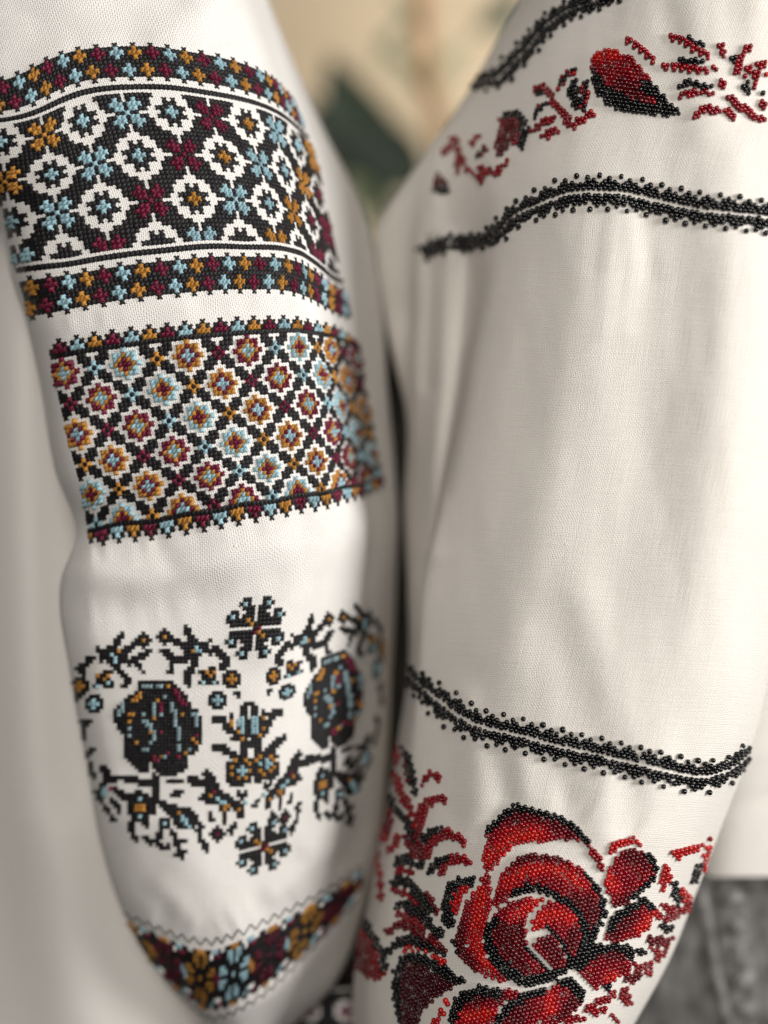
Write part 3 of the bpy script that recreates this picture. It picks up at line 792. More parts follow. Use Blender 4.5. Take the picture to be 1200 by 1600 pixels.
rsl_me, rsl_bvh = tube('sleeve', RROWS, -80, 1715, 320, 13, rf, 10, lambda x, y: 3.5 * vnoise(x/60, y/240, 13) + 1.6 * vnoise(x/20, y/90, 14) + 0.5 * vnoise(x/7, y/28, 15) + pucker(x, y, [(640,1052),(706,1109),(754,1135),(855,1160),(1000,1193),(1092,1212),(1174,1170)], 45, 1.7, 17) + pucker(x, y, [(664,394),(757,375),(800,342),(887,305),(1007,310),(1215,342)], 45, 1.5, 18) + pucker(x, y, [(700,1290),(780,1240),(900,1250),(1000,1310),(1100,1320)], 40, 1.8, 19))
bshirt = empty('beaded_shirt', tuple(W(800, 1720, 250)), 'off-white cotton shirt with red roses and black borders in glass beads on its sleeve', 'shirt', 'embroidered shirts side by side')
adopt(link('sleeve', rsl_me, COTTON), bshirt)
TR = {900: [(1085,600),(1095,500),(1130,420),(1200,380),(1300,360),(1500,370),(1700,420),(1760,600)],
 1200:[(1080,600),(1090,500),(1125,420),(1200,380),(1300,360),(1500,370),(1700,420),(1760,600)],
 1372:[(1075,600),(1085,500),(1120,425),(1200,385),(1300,365),(1500,375),(1700,425),(1760,600)]}
trme, _ = tube('body', TR, 700, 1370, 60, 10, Ridges([([(1140,1190),(1240,1160)], 14, 8), ([(1130,1260),(1240,1240)], 12, -6)]), 8)
adopt(link('body', trme, PLAIN, label='plain white hem of the shirt above the jeans'), bshirt)

# ------------------------------------------------------------------ beads
def bead_template(seg=10, rings=5):
    """a seed bead: a squashed ball pierced along its axis"""
    prof = [(0.28, -0.68), (0.60, -0.80), (0.92, -0.44), (1.0, 0.0), (0.92, 0.44), (0.60, 0.80), (0.28, 0.68)]
    v = []; f = []
    for r, z in prof:
        for s in range(seg):
            a = 2*math.pi*s/seg; v.append((r*math.cos(a), r*math.sin(a), z))
    n = len(prof)
    for i in range(n):
        for s in range(seg):
            f.append((i*seg+s, i*seg+(s+1)%seg, ((i+1)%n)*seg+(s+1)%seg, ((i+1)%n)*seg+s))
    return np.array(v), np.array(f)
BV, BF = bead_template()
BK = (0.003, 0.003, 0.0035); DR = (0.085, 0.002, 0.005); RD = (0.225, 0.003, 0.008); BR = (0.42, 0.008, 0.008); OR = (0.55, 0.030, 0.010)
beads = []      # x, y, radius, colour, part key
grid = {}
def near(x, y, dmin):
    gx, gy = int(x//10), int(y//10)
    for a in (-1, 0, 1):
        for b in (-1, 0, 1):
            for (qx, qy) in grid.get((gx+a, gy+b), ()):
                if (qx-x)**2 + (qy-y)**2 < dmin*dmin: return True
    return False
def bead(x, y, r, c, key, dmin=4.9):
    if near(x, y, dmin): return
    grid.setdefault((int(x//10), int(y//10)), []).append((x, y))
    beads.append((x, y, r, c, key))
def arc(pts, step):
    pts = np.array(pts, float)
    seg = np.hypot(*np.diff(pts, axis=0).T); s = np.concatenate([[0], np.cumsum(seg)])
    q = np.arange(0, s[-1], step)
    x = np.interp(q, s, pts[:, 0]); y = np.interp(q, s, pts[:, 1])
    tx = np.gradient(x) if len(x) > 1 else np.ones_like(x); ty = np.gradient(y) if len(x) > 1 else np.zeros_like(x)
    l = np.hypot(tx, ty) + 1e-9
    return x, y, tx/l, ty/l
def tone(c):
    return tuple(min(1, max(0.002, v * (1 + 0.07 * rng.gauss(0, 1)))) for v in c)
# colour zones: painted shapes that give the bead colour
def border(pts, key, squeeze=None, pitch=7.8):
    """two parallel strands of black beads, each with stepped triangles and a free bead outside every gap"""
    x, y, tx, ty = arc(catmull(pts, 12, False), pitch)
    for i in range(len(x)):
        sq = 1.0 if squeeze is None else squeeze(x[i])
        for s in (-1, 1):
            nx, ny = -ty[i] * s, tx[i] * s
            ph = (i + (0 if s < 0 else 2)) % 4
            offs = [(0, 6.2, 4.2), (0.5, 11.2, 4.2)]
            if ph == 0: offs += [(-1.0, 15.9, 4.2), (0, 16.2, 4.2), (.95, 15.9, 4.2), (-.15, 21.0, 4.3)]
            if ph == 2: offs.append((0, 26.0, 4.5))
            for t_, o, r_ in offs:
                jx, jy = rng.gauss(0, 0.7), rng.gauss(0, 0.7)
                bead(x[i] + nx*o*sq + tx[i]*t_*pitch + jx, y[i] + ny*o*sq + ty[i]*t_*pitch + jy, r_, BK, key, 3.9 * min(1, 0.25 + 0.75 * sq))
border([(640,1052),(657,1069),(682,1090),(706,1109),(727,1123),(754,1135),(788,1143),(821,1151),(855,1160),(900,1171),(950,1182),(1000,1193),(1050,1205),(1092,1212),(1125,1206),(1150,1193),(1174,1170)], 'lower', lambda x: 1.0 if 690 < x < 1090 else max(0.55, 1 - (690 - x)/110 if x < 690 else 1 - (x - 1090)/190))
border([(664,394),(700,381),(757,375),(782,363),(800,342),(850,318),(887,305),(917,301),(967,303),(1007,310),(1050,319),(1100,328),(1150,334),(1215,342)], 'upper', lambda x: 1.0 if x > 880 else max(0.5, 1 - (880-x)/250))
border([(731,127),(780,124),(799,103),(827,75),(855,42),(888,19),(940,-2),(1000,-30)], 'top', lambda x: 0.62)

class Zone:
    def __init__(s, ox, oy, k): s.ox, s.oy, s.k = ox, oy, k
    def __call__(s, pts): return [(s.ox + a/s.k, s.oy + b/s.k) for a, b in pts]
def seg_d(x, y, pts):
    b = 1e9
    for (x0, y0), (x1, y1) in zip(pts[:-1], pts[1:]):
        vx, vy = x1-x0, y1-y0; t = max(0, min(1, ((x-x0)*vx+(y-y0)*vy)/(vx*vx+vy*vy+1e-9)))
        b = min(b, math.hypot(x-x0-t*vx, y-y0-t*vy))
    return b
LEVEL = {RD: 0.27, BR: 0.58, DR: 0.06}
def fill(poly, key, base=RD, black=(), bright=(), dark=(), pitch=6.7, ang=-14, r=3.8):
    """bead a closed shape row by row. black/bright/dark: (polyline, reach) that set the bead colour"""
    ca, sa = math.cos(math.radians(ang)), math.sin(math.radians(ang))
    xs = [p[0] for p in poly]; ys = [p[1] for p in poly]; cx, cy = sum(xs)/len(xs), sum(ys)/len(ys)
    R = max(max(xs)-min(xs), max(ys)-min(ys))
    rh = pitch * 0.88; n = int(R / pitch) + 3
    edge = list(poly) + [poly[0]]
    for j in range(-n, n):
        for i in range(-n, n):
            a = (i + 0.5*(j % 2)) * pitch; b = j * rh
            # rows anchored to the cloth, not to the shape
            x0 = round((cx*ca + cy*sa) / pitch) * pitch + a; y0 = round((-cx*sa + cy*ca) / (2*rh)) * 2*rh + b
            x = x0*ca - y0*sa + rng.gauss(0, .35); y = x0*sa + y0*ca + rng.gauss(0, .35)
            if not inside(x, y, poly): continue
            c = base
            if base in LEVEL:          # graded beads: dark red to bright red in even steps
                v = LEVEL[base] + rng.gauss(0, .035)
                for l, w in dark: v -= 0.42 * max(0, 1 - seg_d(x, y, l) / (w * 1.5))
                for l, w in bright: v += 0.50 * max(0, 1 - seg_d(x, y, l) / (w * 1.5))
                v = min(1, max(0, round(v * 8) / 8))
                stops = (DR, RD, BR, OR); p_ = min(2.999, v * 3); i_ = int(p_); f_ = p_ - i_
                c = tuple(stops[i_][q] * (1 - f_) + stops[i_+1][q] * f_ for q in range(3))
            for l, w in black:
                if seg_d(x, y, l) < w + 1.8 + rng.gauss(0, .7): c = BK
            bead(x, y, r, c if c == BK else tone(c), key)
def stroke(pts, w, key, c=RD, pitch=6.7, r=4.1, mix=None):
    w = w * 1.15 + 0.45 if key == 'leaves' else w + 0.45
    """rows of beads along a line, w = number of rows"""
    line_ = catmull(pts, 8, False) if len(pts) > 2 else pts
    if w > 1.7:      # broad strokes are filled on the same bead grid as the petals
        x, y, tx, ty = arc(line_, 4.0)
        hw = [w * 2.75 * (0.45 + 0.55 * math.sin(math.pi * min(1, max(0, i / max(1, len(x)-1) * 0.86 + 0.10)))) for i in range(len(x))]
        poly = [(x[i] - ty[i]*hw[i], y[i] + tx[i]*hw[i]) for i in range(len(x))] + [(x[i] + ty[i]*hw[i], y[i] - tx[i]*hw[i]) for i in reversed(range(len(x)))]
        if len(poly) > 5: fill(poly, key, c if mix is None else c, r=3.9, dark=[] if mix is None else [], black=[] if mix is None else [(list(zip(x[::3], y[::3])), 1.5)])
        return
    x, y, tx, ty = arc(line_, 6.4)
    for i in range(len(x)):
        cc = c if mix is None or rng.random() > 0.45 else mix
        bead(x[i] + rng.gauss(0, .5), y[i] + rng.gauss(0, .5), r, cc if cc == BK else tone(cc), key)
        if w > 1.5 and i % 2 == 0: bead(x[i] - ty[i]*5.6 + tx[i]*3.2, y[i] + tx[i]*5.6 + ty[i]*3.2, r, cc if cc == BK else tone(cc), key)

A = Zone(680, 1230, 4)
e = A([(340,240),(400,175),(450,135),(510,105),(600,128),(700,150),(790,180),(880,240),(950,305)])
fill(A([(300,495),(305,400),(320,300),(335,230),(400,170),(450,130),(510,100),(600,122),(700,143),(790,173),(880,233),(955,300),(990,375),(1035,440),(1062,500),(1042,545),(1000,470),(950,380),(920,345),(850,325),(770,328),(700,338),(620,345),(540,345),(490,375),(440,420),(400,480),(350,535),(320,515)]),
     'petal1', RD, [(e, 8)], [(A([(330,440),(400,400),(460,340),(540,300),(640,290)]), 17)], [(A([(400,190),(560,150),(700,180),(860,260)]), 15)])
e1 = A([(970,540),(1030,620),(1060,700),(1062,780),(1030,860),(990,940)]); e2 = A([(500,662),(600,632),(680,645),(750,685),(830,735),(890,800),(922,870),(920,930)])
fill(A([(368,765),(385,650),(410,560),(460,490),(500,445),(570,430),(650,413),(740,423),(830,448),(900,498),(970,545),(1025,615),(1060,690),(1068,770),(1035,860),(990,940),(955,1000),(900,1050),(880,1010),(910,940),(905,870),(875,795),(820,745),(750,695),(680,660),(610,655),(520,678),(440,715),(390,750)]),
     'petal2', RD, [(e1, 8), (e2, 6.5), (A([(920,930),(890,1010),(870,1060)]), 12)], [(A([(440,600),(560,520),(700,500),(820,530),(920,620)]), 11)], [(A([(900,700),(980,780),(950,880)]), 14), (A([(480,470),(650,430),(800,450)]), 8)])
e3 = A([(350,830),(325,900),(325,980),(360,1060),(420,1120),(480,1180),(560,1215),(650,1210),(730,1180),(800,1130),(860,1070)])
fill(A([(392,775),(440,735),(500,700),(560,682),(640,690),(685,690),(640,740),(590,780),(565,820),(572,900),(580,990),(620,1035),(670,1085),(720,1125),(780,1130),(860,1050),(900,1050),(870,1110),(800,1160),(740,1195),(640,1238),(540,1240),(460,1195),(400,1135),(340,1065),(302,980),(308,890),(352,815)]),
     'petal3', RD, [(e3, 9.5), (A([(590,1000),(670,1085),(740,1135),(820,1110)]), 7)], [(A([(480,820),(560,760),(650,700)]), 9)], [(A([(420,900),(440,1020),(540,1120)]), 16), (A([(500,880),(540,1000)]), 12)])
fill(A([(600,905),(605,830),(645,770),(715,712),(765,705),(820,745),(880,805),(908,870),(902,950),(872,1030),(835,1085),(805,1020),(770,950),(730,905),(690,885),(650,880)]),
     'petal4', RD, [(A([(690,888),(735,915),(775,970),(808,1040),(830,1090)]), 5.5)], [(A([(620,860),(680,800),(760,780),(850,820)]), 12)], [(A([(860,900),(840,1000)]), 10)])
fill(A([(608,985),(655,938),(718,905),(757,945),(795,1010),(822,1080),(800,1115),(740,1128),(690,1088),(640,1035)]), 'petal5', RD, [], [], [(A([(700,960),(750,1060)]), 14)])
fill(A([(210,705),(240,645),(300,600),(350,620),(352,700),(346,800),(308,890),(298,980),(335,1068),(395,1140),(455,1198),(425,1218),(340,1192),(250,1142),(170,1082),(133,1000),(140,900),(165,800),(188,735)]),
     'petal6', RD, [], [(A([(300,640),(280,800),(260,920),(280,1030),(340,1110)]), 13)], [(A([(160,860),(160,1000),(240,1110)]), 10)])
fill(A([(280,560),(335,535),(360,590),(335,640),(290,620)]), 'petal6', RD)
fill(A([(50,840),(43,740),(58,640),(100,578),(160,556),(230,548),(275,570),(245,610),(200,665),(165,700),(145,760),(125,830),(122,885),(88,892)]), 'petal7', BR, [(A([(70,850),(60,740),(78,650),(120,600),(180,578),(265,575)]), 9), (A([(80,800),(105,885)]), 7)], [], [])
Bz = Zone(880, 1270, 4)
fill(Bz([(255,440),(288,330),(330,262),(390,232),(450,218),(522,238),(572,300),(592,360),(572,420),(520,470),(470,510),(400,560),(340,592),(300,562),(268,500)]),
     'bud', RD, [(Bz([(520,245),(570,300),(585,360),(560,425),(500,480),(440,530)]), 7)], [(Bz([(280,400),(310,460)]), 11)], [(Bz([(400,250),(500,300)]), 12), (Bz([(420,520),(340,570)]), 8)])
stroke(Bz([(305,250),(310,200),(350,185),(405,172),(460,178),(492,208)]), 2, 'bud', BR)
fill(Bz([(250,775),(280,680),(330,610),(420,560),(500,523),(552,545),(592,610),(560,645),(520,720),(450,770),(380,792),(300,802)]),
     'petal8', RD, [(Bz([(285,690),(335,615),(410,572),(495,532),(545,552)]), 9)], [(Bz([(480,720),(560,640)]), 11)], [(Bz([(300,740),(420,640)]), 10)])
fill(Bz([(85,965),(130,895),(200,830),(290,805),(385,812),(435,858),(448,920),(400,992),(330,1032),(250,1062),(200,1092),(150,1062),(100,1012)]),
     'petal9', RD, [(Bz([(90,940),(150,880),(210,835),(300,815),(395,828),(440,890)]), 9)], [(Bz([(260,1020),(310,1015)]), 8)], [(Bz([(200,880),(380,880)]), 9)])
fill(A([(870,1062),(920,965),(1000,955),(1045,985),(965,1050),(890,1115),(830,1150),(800,1140)]), 'petal9', BK)
fill(A([(650,1400),(680,1305),(720,1238),(780,1186),(840,1170),(880,1205),(945,1270),(925,1335),(870,1385),(800,1445),(740,1490),(655,1490)]),
     'petal10', RD, [(A([(800,1180),(880,1215),(940,1280)]), 13)], [(A([(710,1300),(720,1380)]), 12)], [(A([(860,1330),(760,1440)]), 10)])
fill(A([(378,1440),(418,1372),(490,1312),(560,1272),(640,1242),(702,1236),(672,1320),(648,1400),(638,1490),(376,1490)]), 'petal11', RD, [(A([(390,1440),(430,1375),(500,1320),(570,1280),(650,1252)]), 9)], [], [(A([(520,1360),(480,1470)]), 20)])
fill(A([(92,1425),(118,1330),(178,1272),(280,1230),(380,1250),(500,1260),(540,1282),(462,1322),(408,1372),(372,1440),(362,1490),(100,1490)]),
     'petal12', RD, [(A([(105,1425),(132,1340),(190,1285),(285,1245),(385,1262)]), 10)], [(A([(200,1430),(300,1410),(340,1400)]), 13)], [(A([(200,1330),(400,1300)]), 12)])
Cz = Zone(540, 1360, 5)
fill(Cz([(368,900),(383,780),(408,700),(458,650),(540,628),(640,668),(740,718),(840,778),(945,862),(900,885),(830,920),(740,980),(660,1040),(612,1100),(590,1215),(425,1215),(378,1050)]),
     'petal13', (0.045, 0.002, 0.005), [(Cz([(400,1140),(385,900),(400,780),(430,700),(500,660),(560,650)]), 8), (Cz([(540,645),(640,685),(740,738),(840,798),(935,868)]), 11)], [], [])
fill(Cz([(75,780),(70,680),(90,540),(108,420),(160,368),(222,450),(282,550),(335,640),(345,740),(322,800),(270,858),(200,848),(130,802)]),
     'bud2', RD, [(Cz([(120,430),(165,400),(220,470),(280,570),(325,660),(325,750)]), 8.5)], [], [(Cz([(110,620),(140,760)]), 18)])
for pts, w, c in (([(365,112),(440,72),(520,110),(580,190),(640,270),(705,345)],2.2,BK), ([(370,155),(450,170),(530,205),(590,270)],1.2,RD), ([(640,170),(660,220),(700,290),(720,370)],1.6,DR),
    ([(388,282),(460,262),(540,302),(620,372),(680,442),(765,545)],2.4,BK), ([(385,350),(470,352),(560,402),(640,470)],1.8,RD), ([(740,430),(800,530),(770,480)],1.2,BK),
    ([(325,480),(372,460),(450,432),(540,462),(620,500),(700,555),(800,630)],2.0,DR), ([(350,640),(400,580),(490,540),(600,566),(700,610),(825,662)],2.0,BK), ([(455,605),(540,600),(640,632),(740,690),(785,706)],1.0,BR),
    ([(840,560),(890,560),(895,690)],1.2,BK), ([(790,1010),(800,1030)],1,BR), ([(760,1080),(762,1140)],1.2,BR), ([(720,1150),(700,1210)],1.6,BR),
    ([(275,0),(288,140),(292,262)],1.2,RD), ([(190,0),(160,170),(142,340)],1.3,DR)):
    stroke(Cz(pts), w, 'leaves', c)
Dz = Zone(540, 1130, 5)
for pts, w, c in (([(605,490),(632,430),(690,400),(770,462)],1.7,RD), ([(572,840),(582,760),(612,670),(680,610),(740,585),(795,622)],2.6,RD), ([(572,840),(582,950),(600,1090)],1.6,DR),
    ([(612,940),(650,870),(710,832),(785,808)],2.0,BK), ([(640,1060),(652,980),(720,895),(800,860),(872,880),(965,955)],2.0,RD),
    ([(652,1190),(720,1095),(835,1040)],2.0,BK), ([(742,1185),(792,1100),(892,1052),(1005,1102)],2.0,RD),
    ([(395,180),(412,260),(425,340)],1.4,RD), ([(392,380),(440,520),(500,640),(532,740)],2.0,RD), ([(425,165),(488,240),(520,380),(560,590)],1.6,BK), ([(470,280),(500,400),(525,500)],1.2,DR),
    ([(340,550),(400,660),(470,740),(530,850),(572,985)],2.0,BK), ([(430,860),(390,960),(335,1010)],1.8,RD), ([(480,860),(520,980),(560,1060)],1.4,DR), ([(262,940),(262,1100),(285,1200)],1.2,RD),
    ([(400,1120),(450,1062),(520,1072),(580,1140)],2.0,BK), ([(400,1170),(470,1150),(530,1180)],1.6,RD), ([(600,1080),(620,1150)],2.0,BK)):
    stroke(Dz(pts), w, 'leaves', c)
fill(Dz([(300,590),(345,650),(400,745),(370,880),(320,942),(258,925),(248,800),(270,650)]), 'bud3', RD, [], [], [(Dz([(300,650),(340,800)]), 10)])
for pts, w, c in (([(690,222),(760,236),(875,190)],2.2,BR), ([(905,155),(885,165)],1,RD), ([(680,235),(735,290)],1.6,BR), ([(622,310),(640,370),(620,440),(612,505)],2.0,BR), ([(690,420),(700,520),(722,580)],2.0,BK), ([(722,450),(760,530),(805,510)],2.4,BR),
    ([(620,550),(660,600),(740,605),(800,540)],2.2,RD), ([(850,310),(822,400),(792,455)],2.0,BK), ([(912,210),(882,290),(868,372)],1.2,BR), ([(560,640),(640,650),(720,640)],1.6,RD), ([(590,690),(640,720),(690,700)],2.2,BK), ([(505,780),(590,800),(690,770)],2.2,DR), ([(530,850),(620,860)],1.8,RD), ([(560,920),(620,880),(650,800)],1.4,RD),
    ([(120,1232),(220,1172),(335,1110)],1.8,RD), ([(372,1090),(400,1200)],2.6,RD), ([(290,1262),(350,1300)],1.6,RD), ([(440,975),(540,930)],2.0,RD), ([(455,880),(475,860),(520,850)],2.0,BK), ([(505,1085),(535,1090)],2.2,RD), ([(540,930),(530,1030)],1.2,RD), ([(380,1030),(450,1020),(480,990)],1.6,DR), ([(240,1085),(300,1060)],1.8,BK), ([(0,1300),(70,1285),(130,1272)],1.6,RD), ([(180,1240),(260,1210)],1.2,RD), ([(410,1060),(430,1030)],1.4,RD)):
    stroke(Bz(pts), w, 'sprays', c)
# motif row above the upper border
Ez = Zone(900, 30, 4)
fill(Ez([(75,312),(130,220),(200,183),(270,208),(360,248),(432,330),(482,400),(540,470),(592,530),(652,570),(680,622),(560,608),(420,592),(290,582),(200,540),(128,470),(93,400),(108,335)]),
     'bud4', RD, [(Ez([(110,370),(140,450),(210,510),(320,550),(460,575),(560,585),(660,610)]), 9.5), (Ez([(440,430),(520,480),(590,550),(650,600)]), 8), (Ez([(150,440),(260,490)]), 8)], [(Ez([(140,240),(200,210),(250,230)]), 11)], [(Ez([(300,420),(420,480)]), 14)], ang=8)
for pts, w, c in (([(325,125),(400,172),(500,262)],1.1,RD), ([(598,110),(680,130),(735,175),(835,228)],1.2,RD), ([(700,118),(740,150),(805,172)],1.6,BK), ([(552,290),(650,292),(740,310),(825,312)],1.2,RD), ([(628,258),(700,262),(805,278)],1.3,BK), ([(760,345),(770,330)],1,RD), ([(848,280),(878,322)],1.3,RD), ([(893,362),(925,438)],1.5,RD),
    ([(655,432),(700,400),(780,420),(868,432)],1.5,BK), ([(640,505),(680,468),(780,465),(890,470)],1.3,RD), ([(735,625),(790,575),(900,580),(995,588)],1.6,RD), ([(945,478),(1000,530),(1050,570),(1130,618),(1200,640)],1.7,RD), ([(955,600),(990,640)],1.5,RD),
    ([(898,150),(910,210),(932,262)],1.6,RD), ([(992,220),(976,295)],1.5,BK), ([(1080,160),(1040,230),(1010,320),(968,365)],1.6,RD), ([(1185,280),(1120,290)],1.3,RD), ([(1085,300),(1075,360)],1.2,RD), ([(1130,300),(1118,390),(1088,445)],1.3,RD), ([(1078,375),(1062,440),(1092,492)],1.7,BK), ([(1190,350),(1200,360)],1,BR), ([(1165,465),(1165,480)],1,BK), ([(1150,510),(1195,565)],2,RD)):
    stroke(Ez(pts), w, 'sprays2', c)
Fz = Zone(660, 60, 4)
fill(Fz([(452,702),(470,600),(490,510),(540,452),(600,438),(652,480),(675,540),(668,640),(642,725),(612,682),(572,665),(520,722),(480,752)]), 'bud5', RD, [(Fz([(530,465),(600,450),(650,500),(662,600),(640,710)]), 9)], [], [(Fz([(560,560),(500,720)]), 12)])
fill(Fz([(100,815),(140,870),(192,965),(68,972)]), 'bud6', DR, [(Fz([(90,960),(190,960)]), 8)])
for pts, w, c, mx in (([(965,205),(900,240),(870,290),(855,335)],1.6,RD,BK), ([(978,250),(940,310),(920,380)],2,BK,RD), ([(985,300),(960,390),(962,465)],1.8,BK,RD), ([(1020,268),(1025,330),(1000,465)],1.8,RD,BK), ([(1082,470),(1000,510),(950,552),(890,482),(830,420),(800,340),(750,300),(700,330)],1.9,RD,None), ([(710,345),(765,350)],1.4,BK,None),
    ([(790,400),(730,450),(700,520)],1.6,RD,BK), ([(842,500),(740,550),(680,605)],1.7,RD,None), ([(850,580),(740,632)],1.7,RD,None), ([(350,765),(380,702),(450,690)],1.4,DR,BK), ([(222,620),(240,740),(300,822),(405,912)],1.5,RD,None), ([(240,740),(222,872)],1.3,RD,None), ([(372,600),(335,630),(300,690)],1.3,RD,None), ([(350,800),(400,830),(480,832),(555,760)],1.5,RD,None), ([(210,625),(180,700),(135,730)],1.2,RD,None), ([(380,840),(390,900)],1.3,RD,None)):
    stroke(Fz(pts), w, 'sprays3', c, mix=mx)

xy = np.array([(b[0], b[1]) for b in beads]); BP, BN = cast(rsl_bvh, xy)
rad = np.array([b[2] for b in beads]) * S * (1 + 0.07 * nrg.standard_normal(len(beads)))
okb = np.isfinite(BP).all(1)
# bead axes lie along the cloth, roughly along the thread rows
th = nrg.normal(0.15, 0.5, len(beads))
Z = np.nan_to_num(BN); Xr = np.cross(np.tile([0, 0, 1.0], (len(beads), 1)), Z); Xr /= np.maximum(np.linalg.norm(Xr, axis=1), 1e-6)[:, None]
Yr = np.cross(Z, Xr)
ax = Xr * np.cos(th)[:, None] + Yr * np.sin(th)[:, None] + Z * nrg.normal(0, .32, len(beads))[:, None]
ax /= np.maximum(np.linalg.norm(ax, axis=1), 1e-6)[:, None]
e1_ = np.cross(ax, Z); e1_ /= np.maximum(np.linalg.norm(e1_, axis=1), 1e-6)[:, None]; e2_ = np.cross(ax, e1_)
ctr = BP + BN * (rad * 0.86)[:, None]
def bead_mesh(ids, name):
    ids = np.array(ids)
    v = (BV[None, :, 0, None] * e1_[ids][:, None] + BV[None, :, 1, None] * e2_[ids][:, None] + BV[None, :, 2, None] * ax[ids][:, None]) * rad[ids][:, None, None] + ctr[ids][:, None]
    f = (BF[None] + (np.arange(len(ids)) * len(BV))[:, None, None]).reshape(-1, 4)
    cc = np.repeat(np.array([beads[i][3] for i in ids])[:, None], len(BV), 1).reshape(-1, 3)
    return mesh_np(name, v.reshape(-1, 3), f, colors=cc)
groups = {}
for i, b in enumerate(beads):
    if okb[i]: groups.setdefault(b[4], []).append(i)
print('beads', {k: len(v) for k, v in groups.items()}, len(beads))
def holder(name, label):
    o = adopt(link(name, None, label=label), bshirt); bpy.context.view_layer.update(); return o
lower = holder('bead_border', 'black bead border above the big rose')
one = mesh_np('bead', BV, BF, colors=np.tile(BK, (len(BV), 1)))
from mathutils import Matrix
low = groups.pop('lower')
for i in low[:300]:
    o = link('bead', one, GLASS)
    R = Matrix((e1_[i], e2_[i], ax[i])).transposed().to_4x4()
    mw = Matrix.Translation(Vector(ctr[i])) @ R @ Matrix.Scale(float(rad[i]), 4)
    o.parent = lower; o.matrix_parent_inverse = lower.matrix_world.inverted(); o.matrix_basis = mw
if low[300:]:
    adopt(link('bead_rest', bead_mesh(low[300:], 'bead_rest'), GLASS, kind='stuff'), lower)
for k, nm, lab in (('upper', 'bead_border', 'black bead border under the row of buds'), ('top', 'bead_border', 'black bead border on the shoulder')):
    adopt(link(nm, bead_mesh(groups.pop(k), nm), GLASS, label=lab, kind='stuff'), bshirt)
rose = holder('beaded_rose', 'large red rose of glass beads edged in black')
for k in [q for q in groups if q.startswith('petal')]:
    adopt(link('petal', bead_mesh(groups.pop(k), 'petal'), GLASS, kind='stuff'), rose)
for k in [q for q in groups if q.startswith('bud')]:
    adopt(link('beaded_bud', bead_mesh(groups.pop(k), 'beaded_bud'), GLASS, kind='stuff'), bshirt)
for k, lab in (('leaves', 'red and black beaded leaves left of the rose'), ('sprays', 'red and black beaded sprays right of the rose'), ('sprays2', 'beaded twigs on the shoulder right of the large bud'), ('sprays3', 'beaded twigs on the shoulder left of the large bud')):
    adopt(link('beaded_leaves', bead_mesh(groups.pop(k), 'beaded_leaves'), GLASS, label=lab, kind='stuff'), bshirt)

# ------------------------------------------------------------------ jeans
DENIM = noise_material('washed_black_denim', (0.060, 0.058, 0.056), (0.17, 0.165, 0.157), 110, 0.9, 0.6, (1, 1, 0.5))
DENIM2 = noise_material('denim_seam_wear', (0.09, 0.087, 0.083), (0.24, 0.235, 0.225), 120, 0.9, 0.5)
jeans = empty('jeans', tuple(W(1200, 1900, 560)), 'washed black denim jeans with stitched side seam under the beaded shirt', 'jeans', None)
JR = {1300: [(880,640),(900,540),(960,500),(1060,470),(1160,450),(1300,440),(1480,480),(1600,640)],
      1900: [(850,640),(870,540),(940,500),(1060,470),(1180,450),(1320,440),(1500,480),(1620,640)]}
jme, jb = tube('leg', JR, 1290, 1900, 70, 10, Ridges([([(1090,1360),(1115,1480),(1145,1640)], 9, 6)]), 8, lambda x, y: 7 * vnoise(x/30, y/30, 21))
adopt(link('leg', jme, DENIM), jeans)
def strip(name, pts, width, thick, bvh, mat, parent, pucker=0.0, seed=1, lift=3):
    """a raised strip of doubled cloth lying on the surface"""
    P_ = catmull(pts, 14, False); n = len(P_)
    t = np.gradient(P_, axis=0); t /= np.linalg.norm(t, axis=1)[:, None]; nn = np.stack([-t[:, 1], t[:, 0]], 1)
    rows_ = []; us = np.linspace(-1, 1, 9)
    for uu in us:
        q = P_ + nn * uu * width; p, N_ = cast(bvh, q)
        bump = thick * (1 - abs(uu)**4) + pucker * (vnoise(np.arange(n) / 2.6, np.full(n, uu * 1.3 + 5), seed)) * (1 - uu*uu)
        rows_.append(p + N_ * ((lift + bump) * S)[:, None] if np.ndim(bump) else p)
    V_ = np.array(rows_); a, b_ = V_.shape[:2]
    r_, c_ = np.meshgrid(np.arange(a-1), np.arange(b_-1), indexing='ij')
    f = np.stack([r_*b_+c_, (r_+1)*b_+c_, (r_+1)*b_+c_+1, r_*b_+c_+1], -1).reshape(-1, 4)
    v = V_.reshape(-1, 3); ok = np.isfinite(v).all(1); f = f[ok[f].all(1)]; v = np.nan_to_num(v)
    return adopt(link(name, mesh_np(name, v, f), mat), parent)
strip('seam', [(1092,1372),(1104,1440),(1122,1530),(1146,1640),(1170,1760)], 7, 5, jb, DENIM2, jeans)
strip('pocket_edge', [(1140,1385),(1146,1450),(1156,1530),(1172,1640),(1190,1760)], 24, 5, jb, DENIM, jeans, pucker=10, seed=31)
